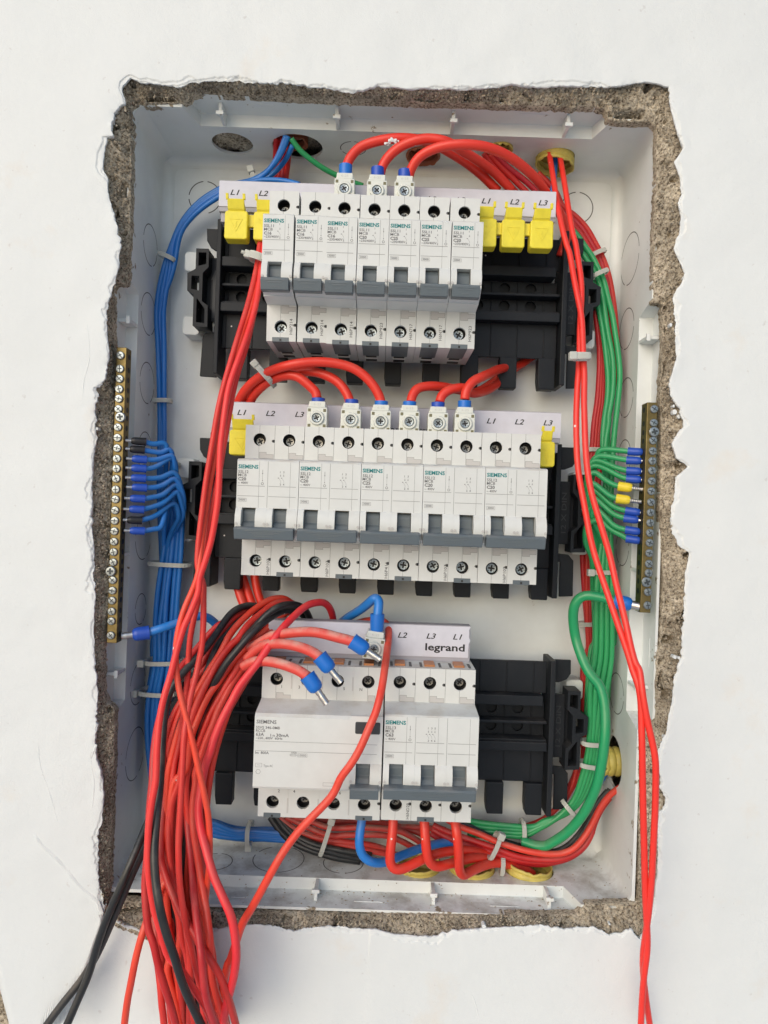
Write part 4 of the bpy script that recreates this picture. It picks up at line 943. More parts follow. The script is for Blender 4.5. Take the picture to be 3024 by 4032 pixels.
# ------------------------------------------------------------------ wires
def trace(segs, d):
    pts = []
    for i in range(0, len(segs), 2):
        new = [px(segs[i], x, y) for x, y in segs[i+1]]
        if len(pts) > 1:                                         # where two picture regions meet, skip points that lie behind the last one
            k = len(pts)-2
            while k > 0 and math.hypot(pts[-1][0]-pts[k][0], pts[-1][1]-pts[k][1]) < 60: k -= 1
            dx, dy = pts[-1][0]-pts[k][0], pts[-1][1]-pts[k][1]; l = math.hypot(dx, dy)
            while len(new) > 1:
                ax, ay = new[0][0]-pts[-1][0], new[0][1]-pts[-1][1]; la = math.hypot(ax, ay)
                if la < 260 and (ax*dx+ay*dy)/l < max(14, .35*la): new.pop(0)
                else: break
        pts += new
    cl = [pts[0]]
    for i, q_ in enumerate(pts[1:]):                             # drop points that double back where two picture regions join
        ax, ay = q_[0]-cl[-1][0], q_[1]-cl[-1][1]; la = math.hypot(ax, ay)
        if la < 9: continue
        if len(cl) > 1 and la < 110:
            bx, by = cl[-1][0]-cl[-2][0], cl[-1][1]-cl[-2][1]
            if (ax*bx+ay*by)/la/math.hypot(bx, by) < -.15 and la < 60: continue
        cl.append(q_)
    pts = cl
    n = len(pts); L = [0]
    for a, b in zip(pts, pts[1:]): L.append(L[-1]+math.hypot(a[0]-b[0], a[1]-b[1]))
    out = []
    for i, p_ in enumerate(pts):
        f = L[i]/L[-1]*(len(d)-1); k = min(int(f), len(d)-2); yy = d[k]+(d[k+1]-d[k])*(f-k); out.append(P(p_[0], p_[1], yy))
    return out
def ferrule(parent, pos, dr, colour, rs, Ls, rp, Lp, flare=True, pinsq=1.):
    dr = Vector(dr).normalized(); pos = Vector(pos); loc = Vector(parent.location)*1000
    m = MB(); pr = [(-1.0, rs*.96), (-1.0, rs), (Ls*.66, rs), (Ls*.86, rs*.9), (Ls, rs*.62)]
    if flare: pr = [(1.0, rs*.78), (-1.0, rs*.92), (-1.0, rs*1.06), (.8, rs), (Ls*.66, rs), (Ls*.88, rs*.88), (Ls, rs*.6)]
    m.lathe(pos-loc, dr, pr, 24); m.build('ferrule_sleeve', M[colour], parent, smooth=38)
    if Lp:
        m = MB(); k = 6 if Lp > 4 and rp < 1.5 else 2
        prf = [(Ls-.5, rp)]
        for j in range(k): prf += [(Ls+Lp*(j+.2)/k, rp), (Ls+Lp*(j+.6)/k, rp*(.8 if k > 2 else .92)), (Ls+Lp*(j+.95)/k, rp)]
        m.lathe(pos-loc, dr, prf, 14); m.build('ferrule_pin', M['tin'], parent, smooth=38)
def W(label, colour, r, *segs, d=(0, 0), group=None, cat='wire', end=None, start=None, edir=None, sdir=None, per=7, pts=None, sides=12):
    ps = pts if pts is not None else trace(segs, list(d))
    sp = spline(ps, per)
    for _ in range(10 if len(ps) > 12 else 4): sp = [sp[0]]+[(sp[i-1]+sp[i]*2+sp[i+1])/4 for i in range(1, len(sp)-1)]+[sp[-1]]
    base = sp[0].copy()
    m = MB(); m.tube([q_-base for q_ in sp], r, sides); o = m.build('wire', M[colour], None, smooth=True)
    o.location = base*.001; tag(o, label, cat, group)
    if end: ferrule(o, sp[-1], edir or (sp[-1]-sp[-4]), *end)
    if start: ferrule(o, sp[0], sdir or (sp[0]-sp[3]), *start)
    return o
SM = 1.68; SB = 2.0; TH = 2.95
# --- four red wires tied at the left of the top row, running down over everything
G4 = 'four thin red wires tied left of the top row'
top4 = lambda dx, dy=0: ('FF', [(1034+dx, 925+dy), (1026+dx, 985), (1016+dx, 1060)])
W('leftmost thin red wire of the tied four, drifting right lower down', 'red', SM, *top4(-6), 'E', [(1065,0),(1003,200),(935,430),(888,600),(856,750),(832,900)], 'AA', [(455,480),(425,700),(400,900),(375,1100),(357,1300),(352,1450),(380,1560),(418,1660)], 'O', [(612,200),(612,400),(605,600),(590,760),(560,900),(530,1050),(495,1180),(460,1330),(430,1500),(408,1650),(395,1800),(385,2000),(375,2212)], 'Q', [(480,200),(470,500),(452,800),(450,1000),(455,1200),(472,1400),(510,1650),(545,1850),(590,2000)], 'R', [(850,1350),(900,1550),(950,1750),(980,1900),(1010,2212),(1020,2400)], d=(22,6,-10,-14,-14,-16,-18,-22,-34,-40,-44,-44,-36,-28), group=G4)
W('second thin red wire of the tied four, crossing to the right edge of the bunch', 'red', SM, *top4(2), 'E', [(1090,0),(1040,150),(985,330),(930,560),(905,700),(880,850)], 'AA', [(530,350),(482,600),(452,800),(422,1000),(392,1250),(375,1450),(350,1590)], 'O', [(470,170),(400,330),(345,520),(315,700),(308,870),(322,1060),(352,1230),(400,1420),(450,1600),(490,1760),(522,1900),(560,2080),(592,2212)], 'Q', [(740,400),(770,550),(785,700),(790,900),(786,1100),(768,1300),(748,1480),(735,1650)], d=(24,9,-6,-10,-10,-12,-18,-26,-30,-34,-36,-34,-26), group=G4)
W('thin red wire third in the tied four, dusty where it spreads above the bunch', 'red', SM, *top4(6), 'E', [(1105,60),(1055,280),(1003,430),(962,600),(938,750)], 'AA', [(625,230),(600,400),(560,580),(530,750),(490,950),(455,1150),(425,1350),(395,1550)], 'O', [(550,250),(515,400),(480,560),(460,700),(450,850),(440,1020),(430,1180),(412,1330),(392,1450),(375,1650),(340,1850),(290,2050)], 'Q', [(360,500),(340,800),(350,1000),(380,1250),(430,1500),(470,1750),(500,2000)], 'R', [(800,1400),(850,1700),(880,2000),(890,2300)], d=(26,12,0,-6,-8,-8,-8,-8,-10,-14,-20,-26,-26,-24), group=G4)
W('pinkish red wire of the tied four that crosses in front to the far left', 'crimred', SM+.1, *top4(12), 'E', [(1120,0),(1062,200),(1008,350),(945,520),(915,680),(893,850)], 'AA', [(605,150),(592,400),(580,700),(545,950),(500,1200),(425,1450),(372,1600)], 'O', [(560,130),(500,290),(440,430),(395,530),(362,640),(325,760),(290,900),(255,1040),(212,1180),(165,1350),(130,1550),(112,1750),(100,1950),(92,2212)], 'Q', [(165,400),(125,700),(115,1000),(128,1250),(160,1480),(195,1650),(240,1800),(290,1980)], 'R', [(600,1450),(660,1530),(760,1630),(870,1790),(960,1930),(1040,2060),(1100,2220),(1140,2400)], d=(22,6,-14,-20,-22,-22,-26,-32,-40,-46,-50,-50,-44,-36), group=G4)
# --- hanging bunch that loops over the bottom busbar
GB = 'red wires looping over the bottom busbar and hanging out of the box'
W('black wire arching at the bunch top left, then hanging in front of the reds', 'blk', 2.15, 'O', [(1420,420),(1340,330),(1200,300),(1080,287),(960,335),(870,420),(770,570),(650,740),(520,880),(400,1010),(300,1130),(235,1250),(192,1420),(172,1650),(155,1900),(140,2212)], 'Q', [(245,250),(222,500),(195,800),(186,1050),(202,1300),(240,1550),(285,1750),(345,1950),(410,2130)], 'R', [(620,1300),(685,1500),(762,1750),(860,1980),(940,2150),(1010,2300)], d=(40,18,0,-14,-22,-30,-42,-50,-56,-56,-50,-44), group=None)
W('black wire second in the arch, half buried between red wires', 'blk', 2.1, 'O', [(1400,470),(1300,370),(1140,350),(1040,400),(930,500),(850,600),(770,720),(710,850),(660,980),(615,1100),(560,1230),(470,1400),(380,1520),(330,1680),(295,1900),(270,2212)], 'Q', [(360,400),(330,700),(330,1000),(360,1400),(420,1800)], 'R', [(800,1300),(850,1600),(900,1800),(945,2000),(985,2150),(1010,2350)], d=(42,18,0,-6,-8,-8,-10,-12,-14,-20,-24), group=None)
W('black wire third in the arch, short and dusty behind its neighbour', 'blk', 2.1, 'O', [(1800,520),(1740,360),(1660,290),(1540,275),(1430,300),(1320,370),(1230,460),(1130,570),(1040,660),(960,760),(900,860),(830,980),(760,1100),(690,1240)], d=(44,22,6,2,4,6,8,10), group=None)
W('black wire fourth in the arch, running diagonally down between two bright reds', 'blk', 2.1, 'O', [(1760,500),(1690,380),(1560,335),(1450,360),(1340,420),(1230,500),(1130,600),(1040,700),(940,820),(850,930),(780,1050),(715,1160),(650,1280),(600,1370),(540,1480),(480,1600),(420,1750),(370,1900),(330,2100)], d=(44,22,4,-6,-8,-8,-4,-2,-4,-6), group=None)
def bunch(*a, **k): return W(*a, group=k.pop('group', GB), **k)
bunch('crimson wire at the very left of the arch, low and behind the black wires', 'crimson', 2.0, 'O', [(1000,440),(900,455),(800,485),(720,550),(640,640),(560,730),(480,830),(400,920),(330,1010),(250,1130),(205,1260),(165,1400),(120,1560),(85,1750),(62,2000),(55,2212)], 'Q', [(150,350),(130,600),(118,900),(100,1150),(85,1300),(90,1500),(105,1700),(130,1850),(180,1980)], 'R', [(450,1370),(500,1550),(545,1700),(590,1850),(640,2000),(700,2230),(730,2350)], d=(30,20,4,-8,-16,-24,-32,-36,-40,-38,-30))
bunch('red wire arching second from the left between two black wires', 'crimson', 2.0, 'O', [(1250,420),(1120,330),(1010,380),(920,440),(820,560),(720,700),(640,830),(590,950),(530,1060),(450,1200),(370,1330),(300,1450),(240,1600),(210,1750),(190,1950),(180,2212)], 'Q', [(330,300),(290,500),(272,700),(262,900),(255,1050),(285,1160),(332,1300),(390,1450),(440,1560),(500,1690)], 'R', [(870,1170),(932,1292),(1000,1420),(1080,1525),(1160,1650),(1220,1790),(1278,1950),(1325,2120),(1370,2300)], d=(36,14,6,2,0,-4,-12,-20,-30,-40,-48,-46,-36))
bunch('red wire arching in the upper rank of the bunch, first of a close pair', 'red', 2.05, 'O', [(1640,360),(1560,250),(1470,207),(1350,218),(1250,270),(1150,340),(1050,430),(965,520),(890,620),(830,740),(770,850),(690,970),(600,1120),(520,1260),(440,1400),(390,1520),(340,1660),(290,1850),(240,2050),(220,2212)], 'Q', [(320,600),(290,900),(300,1200),(320,1500),(340,1800),(370,2100)], 'R', [(600,1600),(640,1800),(700,2000),(740,2230)], d=(42,24,6,-4,-8,-10,-12,-14,-16,-18,-20,-20))
bunch('red wire arching in the upper rank of the bunch, second of a close pair', 'red', 2.05, 'O', [(1700,380),(1620,290),(1540,248),(1430,250),(1330,300),(1220,390),(1120,470),(1045,560),(990,650),(925,700),(850,790),(770,900),(700,1030),(630,1160),(570,1290),(510,1440),(460,1600),(420,1800),(380,2000),(350,2212)], 'Q', [(430,200),(385,400),(362,600),(355,800),(352,950),(370,1150),(392,1300),(425,1420),(480,1560),(540,1720)], 'R', [(820,1200),(850,1400),(860,1700),(850,2000),(850,2300)], d=(42,24,6,-4,-10,-12,-14,-16,-18,-22,-30,-32,-26,-20))
bunch('deep crimson wire with a pink shine, lying low through the middle of the bunch', 'crimson', 2.0, 'O', [(1440,560),(1280,500),(1100,560),(1000,640),(900,740),(820,840),(760,950),(690,1060),(620,1190),(555,1320),(500,1440),(460,1560),(420,1700),(400,1850)], 'Q', [(500,0),(510,200),(530,420),(545,600),(560,800),(585,1000),(600,1150),(612,1350),(625,1500),(645,1700),(665,1850),(685,2000)], 'R', [(972,1450),(992,1650),(1012,1850),(1052,2000),(1095,2130),(1150,2260)], d=(30,10,0,-2,-4,-6,-10,-16,-30,-44,-54,-56,-46))
bunch('bright orange red wire on the inner side of the black diagonal one', 'red', 2.05, 'O', [(1750,440),(1680,350),(1560,345),(1470,400),(1370,490),(1270,580),(1160,680),(1050,780),(955,890),(880,980),(800,1090),(705,1210),(645,1310),(592,1420),(548,1530),(500,1650),(462,1780),(450,1950),(420,2100)], 'Q', [(400,200),(370,450),(340,700),(330,950),(345,1150),(380,1350),(420,1550)], 'R', [(760,1150),(730,1400),(720,1700),(760,2000),(770,2300)], d=(44,22,4,-8,-12,-14,-16,-18,-20,-24,-20,-16))
bunch('slender red wire squeezed beside the bright orange red one', 'red', 1.9, 'O', [(1600,470),(1500,440),(1400,530),(1300,620),(1200,720),(1100,820),(1015,910),(955,1010),(895,1100),(805,1260),(705,1430),(650,1560),(590,1710),(530,1860),(470,2000),(420,2212)], 'Q', [(520,250),(540,450),(560,650),(580,900),(600,1100),(640,1300),(690,1500),(750,1720)], 'R', [(1060,1250),(1100,1450),(1110,1600),(1130,1850),(1180,2050),(1230,2250)], d=(36,8,-4,-8,-10,-12,-14,-18,-26,-30,-24))
bunch('red wire with a dusty back, third inside from the big crimson arch', 'red', 2.0, 'O', [(1500,560),(1380,600),(1250,730),(1130,850),(1045,950),(965,1070),(905,1160),(835,1300),(775,1410),(732,1530),(690,1640),(640,1760),(600,1880),(555,2010),(520,2130)], 'Q', [(680,60),(640,220),(612,400),(606,600),(622,800),(650,970),(672,1110),(692,1260),(715,1400),(742,1550),(765,1700),(790,1900)], 'R', [(1075,1400),(1085,1550),(1095,1700),(1140,1900),(1190,2050),(1240,2240)], d=(30,6,-6,-12,-16,-20,-26,-34,-44,-44,-34))
bunch('big crimson wire arching highest across the front and sweeping down the right of the bunch', 'crimred', 2.25, 'S', [(868,520),(866,420),(850,320),(812,240),(760,203),(700,198),(600,220),(515,275),(440,345),(345,440),(262,540),(172,660),(92,785),(5,905)], 'O', [(1010,1150),(935,1295),(865,1425),(805,1545),(755,1665),(722,1750),(685,1880),(645,1990),(612,2110),(592,2212)], 'Q', [(690,330),(670,450),(672,600),(702,780),(752,960),(795,1120),(842,1270),(900,1400),(962,1540),(1012,1650),(1050,1790),(1072,1950),(1080,2100)], 'R', [(1348,1400),(1350,1550),(1328,1700),(1290,1850),(1250,2000),(1220,2150),(1200,2300)], d=(50,16,-8,-16,-20,-24,-28,-34,-42,-48,-50,-44,-34))
bunch('dull pink wire tucked behind the right edge of the bunch', 'dred', 1.9, 'O', [(1180,950),(1080,1100),(960,1300),(850,1500),(780,1640),(720,1800),(660,1950),(600,2120)], 'Q', [(700,200),(680,400),(665,600),(680,800),(700,1000),(730,1250),(745,1450),(720,1700),(740,1900),(760,2100)], 'R', [(1120,1700),(1180,1900),(1220,2050),(1260,2240)], d=(10,0,-4,-8,-12,-16,-20,-16,-14))
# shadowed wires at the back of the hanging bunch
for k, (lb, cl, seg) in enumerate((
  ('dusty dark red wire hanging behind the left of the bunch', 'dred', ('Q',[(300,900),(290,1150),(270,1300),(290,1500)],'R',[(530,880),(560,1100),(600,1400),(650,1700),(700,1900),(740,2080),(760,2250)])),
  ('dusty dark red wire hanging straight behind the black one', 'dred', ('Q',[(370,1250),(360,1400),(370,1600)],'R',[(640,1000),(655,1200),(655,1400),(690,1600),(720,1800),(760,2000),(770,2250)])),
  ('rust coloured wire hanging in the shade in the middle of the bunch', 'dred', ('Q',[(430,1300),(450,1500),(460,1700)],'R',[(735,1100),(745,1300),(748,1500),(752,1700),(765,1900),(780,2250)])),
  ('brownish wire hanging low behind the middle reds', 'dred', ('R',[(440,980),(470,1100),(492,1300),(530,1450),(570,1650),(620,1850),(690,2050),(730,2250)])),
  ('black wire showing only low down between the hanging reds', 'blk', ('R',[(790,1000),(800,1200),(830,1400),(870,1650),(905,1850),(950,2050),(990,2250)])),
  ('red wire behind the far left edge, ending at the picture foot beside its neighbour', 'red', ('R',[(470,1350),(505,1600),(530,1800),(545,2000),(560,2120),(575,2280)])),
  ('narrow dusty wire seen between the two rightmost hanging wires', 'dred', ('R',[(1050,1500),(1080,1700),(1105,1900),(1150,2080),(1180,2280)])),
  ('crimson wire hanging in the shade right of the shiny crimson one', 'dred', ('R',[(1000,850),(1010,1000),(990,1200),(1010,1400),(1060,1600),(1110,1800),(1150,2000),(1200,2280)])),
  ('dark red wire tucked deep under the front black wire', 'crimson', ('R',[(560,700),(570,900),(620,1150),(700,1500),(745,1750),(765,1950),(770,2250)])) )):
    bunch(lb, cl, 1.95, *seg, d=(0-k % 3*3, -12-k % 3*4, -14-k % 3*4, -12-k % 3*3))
BY = [2470,2560,2650,2800,2950,3100,3300,3500,3700,3850,4060]
BL = [1020,880,785,700,662,645,620,606,622,650,655]; BR_ = [1120,1040,975,905,862,832,812,815,835,858,880]
for k in range(10):
    f = (k+.5)/10; js = [random.uniform(-.06, .06) for _ in BY]; rv = .12*math.sin(k*2.1)
    bunch('strand deep inside the hanging bunch, mostly hidden by the wires in front', ('red','dred','crimson','red','blk','dred','red','crimson','blk','red')[k], 1.9, 'FF', [(BL[i]+(BR_[i]-BL[i])*max(.02, min(.98, f+js[i]+rv*(i/10))), y+(k % 3)*14) for i, y in enumerate(BY)], d=(30,8,0,-2,-3,-4,-6-k % 3*3,-10-k % 3*3,-9-k % 2*4,-8-k % 2*4), group='hidden strands of the hanging bunch')
bunch('red wire that breaks away to the lower left from the hanging bunch', 'red', 1.95, 'R', [(640,560),(600,640),(540,740),(480,850),(430,960),(388,1060),(350,1180),(312,1300),(272,1450),(240,1600),(202,1800),(172,1950),(145,2150),(130,2300)], d=(-16,-20,-30,-30,-26,-22), group=None)
bunch('lone red wire crossing in front of the wide breaker down to the lower middle', 'red', 2.2, 'S', [(1120,425),(1240,395),(1360,390),(1440,425),(1468,500),(1460,650),(1440,800),(1420,950),(1398,1100),(1366,1250),(1325,1400),(1272,1520),(1205,1680),(1130,1840),(1035,1990),(935,2120)], 'K', [(1330,110),(1230,215),(1140,310),(1065,410),(1000,520),(940,630),(885,730),(835,810),(805,900),(770,1010)], 'R', [(1265,1550),(1230,1700),(1200,1880),(1165,2060)], d=(46,20,-12,-26,-32,-34,-34,-36,-38,-40,-36,-30,-26,-26), group=None)
# --- three thick dusty red leads with loose ferrules over the wide breaker
GF = 'loose thick red leads with blue ferrules over the wide breaker'
FB = ('fblue', 4.4, 9.2, 2.0, 9.0)
W('topmost thick dusty red lead with a loose blue ferrule, across the bottom label strip', 'pale_red', TH, 'S', [(-60,700),(60,640),(180,570),(290,545),(400,530),(520,520),(650,522),(780,545),(900,578),(1000,602),(1085,628)], d=(0,-6,-10,-14,-18), group=GF, end=FB, edir=(.85,-.12,-.5))
W('middle thick dusty red lead with a loose blue ferrule over the third terminal', 'pale_red', TH, 'S', [(-80,820),(20,720),(110,665),(210,650),(320,650),(430,668),(540,698),(640,742),(725,800)], d=(-4,-8,-14,-18,-22), group=GF, end=FB, edir=(.68,-.12,-.73))
W('lowest thick dusty red lead, its ferrule tip resting on the dusty ledge', 'pale_red', TH, 'S', [(-120,900),(-20,850),(80,838),(180,845),(290,868),(400,905),(500,948),(590,1010)], d=(-8,-12,-16,-20,-24), group=GF, end=FB, edir=(.62,-.12,-.79))
# --- thick feed arcs of the top row
def sleeve(o, pos, colour, L=6.6, r=4.1):
    loc = Vector(o.location)*1000; m = MB(); m.lathe(Vector(pos)-loc, (0, 0, 1), [(-1, r*.9), (-1, r*.93), (L*.5, r*.98), (L, r), (L, r*.8), (L-1.5, r*.76)], 24); m.build('ferrule_sleeve', M[colour], o, smooth=40)
o = W('thick red lead with a white paint splash arching from the leftmost top clamp', 'splash', TH, 'Y', [(190,300),(196,240),(222,190),(280,132),(380,95),(500,75),(620,78),(750,105),(870,170),(980,240),(1080,320),(1180,420)], d=(14,14,12,14,24,34,40)); sleeve(o, (-30.6, 13, 204.2), 'fblue', 6.8)
pb = MB(); ob = Vector(o.location)*1000
for k in range(26):
    xx = 440+random.gauss(45, 22); yy = 103-(xx-485)*.09+random.gauss(0, 6); c = PR('Y', xx, yy, 12)-ob; rr = random.uniform(.35, 1.0)
    c.y = 12-ob.y-math.sqrt(max(.2, (TH+.05)**2-((yy-(86-(xx-485)*.03))/1.659*.155)**2))+.1
    pb.lathe(c+Vector((0, .35, 0)), (0, -1, 0), [(0, rr), (.3, rr*.8), (.42, rr*.4)], 9)
pb.build('paint_splash', M['plaster'], o, smooth=40, kind='stuff')
o = W('thick red lead arching from the middle top clamp, between its two neighbours', 'brick', TH, 'Y', [(410,310),(425,255),(468,190),(540,130),(640,88),(740,77),(850,100),(960,165),(1080,240),(1180,320),(1275,420)], d=(14,12,8,8,20,32,38)); sleeve(o, (-10.9, 13, 203.8), 'fdark', 6.2)
o = W('thick red lead arching in front from the rightmost top clamp', 'brick', TH, 'Y', [(595,330),(612,275),(652,210),(720,160),(820,125),(950,113),(1080,125),(1200,165),(1310,232),(1400,310),(1465,385),(1510,460),(1580,560),(1640,680)], 'D', [(790,200),(800,330)], d=(14,8,2,4,12,26,42,48,50)); sleeve(o, (5.7, 13, 203.7), 'fdark', 5.4)
for k, sg in enumerate(([(1085,170),(1150,260),(1220,340),(1300,430)], [(1120,175),(1200,265),(1290,350),(1380,440)], [(1160,180),(1250,270),(1350,345),(1440,430)])):
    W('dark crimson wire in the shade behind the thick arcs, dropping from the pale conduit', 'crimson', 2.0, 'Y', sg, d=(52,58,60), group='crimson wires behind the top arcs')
# --- thick feed arcs of the middle row
o = W('thick red arc to the leftmost middle clamp, with a pale nick on it', 'nick', TH, 'G', [(880,150),(868,95),(810,40)], 'C', [(690,668),(622,637),(545,637),(475,665),(415,715),(375,775)], 'FF', [(982,1640),(974,1780),(974,2000),(995,2200),(1012,2330),(1050,2420)], d=(14,14,28,46,64,66,66,66,50)); sleeve(o, (-42.5, 13, 62.2), 'fdark', 5.9)
o = W('thick red arc to the second middle clamp, between two others', 'brick', TH, 'C', [(898,775),(888,738),(842,672),(762,628),(680,612),(590,625),(500,655),(425,695),(365,745),(335,790)], 'FF', [(900,1690),(884,1800),(884,2050),(935,2210),(974,2330),(1010,2420)], d=(16,18,32,48,68,68,66,50)); sleeve(o, (-22.0, 13, 62.0), 'fdark', 5.9)
o = W('thick red arc with black scuff marks, the widest of three to the third middle clamp', 'brick', TH, 'C', [(1062,775),(1050,735),(1008,668),(930,602),(832,572),(720,563),(600,577),(500,605),(420,648),(360,702),(318,770)], 'FF', [(885,1720),(880,1850),(882,2070),(915,2220),(940,2330),(975,2420)], d=(12,10,8,30,61,62,62,50)); sleeve(o, (-3.9, 13, 61.6), 'fblue', 6.0)
o = W('thick red lead from the fourth middle clamp, running right behind the comb', 'brick', TH, 'C', [(1218,775),(1226,740),(1255,702),(1320,690),(1400,697),(1480,712),(1560,725)], 'D', [(300,1150),(400,1100),(470,1050),(560,1000),(640,940)], d=(14,18,28,44,64,66,66)); sleeve(o, (13.4, 13, 61.9), 'fblue', 6.0)
o = W('thick red lead from the fifth middle clamp, lowest of three going right', 'brick', TH, 'C', [(1368,775),(1382,738),(1425,708),(1500,700)], 'D', [(170,1150),(250,1182),(330,1170),(400,1130),(450,1080),(540,1010)], d=(14,16,22,40,60,66)); sleeve(o, (30.8, 13, 61.6), 'fdark', 6.4)
o = W('thick red lead from the rightmost middle clamp, rising to the right behind the comb', 'brick', TH, 'C', [(1500,760),(1508,715),(1540,668),(1590,642)], 'D', [(245,1120),(310,1080),(370,1055),(410,1035),(480,1020),(560,1000),(650,920)], d=(12,12,18,36,60,66,66)); sleeve(o, (47.0, 13, 61.9), 'fblue', 7.6)
# --- two long red wires on the right
GR = 'two long red wires leaving the top right conduit'
W('long red wire from the top right conduit, left at the start, right at the end', 'scarlet', 1.78, 'B', [(842,470),(852,520),(868,620),(890,760),(918,900),(945,1000)], 'Z', [(228,600),(262,800),(300,1000),(332,1150),(350,1300),(356,1500),(362,1620),(372,1800),(368,2000)], 'F', [(827,60),(832,250),(840,500),(858,680),(885,820),(925,960),(970,1110),(1020,1280),(1060,1470),(1098,1620),(1135,1770),(1162,1900),(1200,2050)], 'N', [(840,30),(882,150),(925,300),(942,440),(965,600),(1002,790),(1040,950),(1065,1100),(1066,1280),(1062,1500),(1050,1750),(1038,1980)], 'L', [(1492,600),(1478,780),(1458,930),(1442,1050),(1452,1200),(1478,1381),(1490,1450)], d=(50,22,6,-6,-14,-20,-26,-36,-46,-48,-42,-34,-22,-12), group=GR)
W('long red wire from the top right conduit, right at the start, left at the end', 'scarlet', 1.78, 'B', [(900,470),(908,520),(925,620),(950,780),(975,930)], 'Z', [(262,350),(285,500),(312,680),(338,850),(344,1000),(338,1150),(328,1350),(325,1550),(318,1720),(305,1880),(297,2050)], 'F', [(782,120),(772,300),(776,500),(788,660),(812,800),(842,960),(870,1120),(905,1260),(950,1400),(1005,1560),(1062,1730),(1118,1890),(1170,2050)], 'N', [(752,40),(800,150),(862,300),(918,450),(938,600),(942,800),(948,1000),(952,1300),(958,1600),(965,1850)], 'L', [(1448,500),(1455,700),(1462,850),(1468,1000)], 'L', [(1450,1130),(1440,1260),(1434,1381),(1430,1450)], d=(50,24,8,-3,-10,-16,-22,-34,-44,-46,-40,-32,-26,-20), group=GR)
W('thin blue wire between the two long red wires in the top right conduit', 'blue', 1.6, 'B', [(878,480),(880,540),(874,620),(862,690),(850,760)], d=(54,56,60))
# --- reds and greens down the right side
for k, sg in enumerate((('Y',[(1440,300),(1560,420)],'Z',[(150,150),(262,228),(382,345),(472,500),(545,640),(602,800),(642,1000),(672,1250),(685,1450),(690,1650),(640,1950),(600,2250)]),
                        ('Y',[(1400,330),(1540,460)],'Z',[(150,210),(250,272),(350,370),(430,500),(500,620),(560,770),(602,940),(632,1100),(655,1300),(668,1500),(640,1800),(590,2100)]),
                        ('Z',[(130,230),(230,300),(320,400),(400,520),(462,630),(520,760),(565,900),(600,1080),(620,1300),(620,1600),(580,1900),(560,2150)]))):
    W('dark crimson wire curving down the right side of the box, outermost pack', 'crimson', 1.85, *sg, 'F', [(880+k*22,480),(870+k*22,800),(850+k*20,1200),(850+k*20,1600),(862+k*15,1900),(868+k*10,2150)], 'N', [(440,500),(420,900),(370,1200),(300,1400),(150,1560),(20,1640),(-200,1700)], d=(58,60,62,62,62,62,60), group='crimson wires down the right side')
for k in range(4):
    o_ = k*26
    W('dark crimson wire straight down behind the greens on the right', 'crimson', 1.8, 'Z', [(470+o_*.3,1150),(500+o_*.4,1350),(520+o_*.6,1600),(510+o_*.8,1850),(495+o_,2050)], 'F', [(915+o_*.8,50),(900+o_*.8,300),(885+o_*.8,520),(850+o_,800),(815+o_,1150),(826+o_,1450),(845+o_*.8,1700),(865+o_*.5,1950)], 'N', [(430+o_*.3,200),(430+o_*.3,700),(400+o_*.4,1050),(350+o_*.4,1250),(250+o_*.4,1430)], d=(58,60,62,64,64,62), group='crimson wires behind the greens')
gseg = [(('Z',[(205,330),(300,430),(390,560),(452,650),(512,770),(562,880),(600,1050),(642,1200),(672,1400),(702,1600),(716,1800),(700,2000),(680,2180)]), ('F',[(1062,80),(1048,250),(1040,480)])),
        (('Z',[(300,520),(372,640),(442,740),(500,850),(542,1000),(572,1200),(602,1400),(642,1600),(652,1800),(640,2000),(602,2200)]), ('F',[(1030,60),(1010,300),(975,520)])),
        (('Z',[(440,860),(480,1000),(520,1200),(558,1400),(588,1650),(602,1850),(592,2050)]), ('F',[(1000,40),(978,260),(962,500)])),
        (('Z',[(470,900),(500,1050),(540,1250),(575,1450),(622,1650),(640,1900),(628,2100)]), ('F',[(1012,80),(1000,280),(1000,500)]))]
GG = 'green wires bundled down the right side'
for k, (a, b) in enumerate(gseg):
    W('green wire in the tied bundle down the right side', 'green', 1.85, *a, *b, 'F', [(1025-k*14,800),(1020-k*18,1100),(1030-k*36,1400),(1030-k*38,1700),(1030-k*40,2000)], 'N', [(655-k*48,150),(650-k*52,400),(600-k*35,700),(560-k*25,950),(540-k*28,1120),(500-k*30,1280),(430-k*22,1420),(330-k*18,1530),(210-k*20,1590+k*14),(90-k*20,1620+k*25)], 'U', [(800+k*20,340+k*28),(700,345+k*28),(560,335+k*28),(400,320+k*34),(200,290+k*40)], d=(56,52,48,44,42,42,44,46,50,54), group=GG)
ARM = [[(925,540),(945,502),(1000,495),(1080,503),(1160,512)], [(892,580),(930,545),(1000,548),(1080,563),(1150,576)], [(866,610),(905,578),(965,588),(1060,630),(1150,652)], [(862,640),(915,612),(1000,645),(1080,690),(1148,712)],
       [(868,680),(915,665),(975,715),(1040,752),(1090,766)], [(876,730),(915,745),(968,798),(1020,838),(1076,855)], [(886,770),(935,830),(1010,890),(1080,928),(1142,943)], [(896,840),(955,908),(1030,960),(1130,998)], [(915,920),(968,988),(1040,1048),(1142,1082)], [(945,1010),(1010,1070),(1080,1110),(1146,1146)]]
ye = (4, 5)
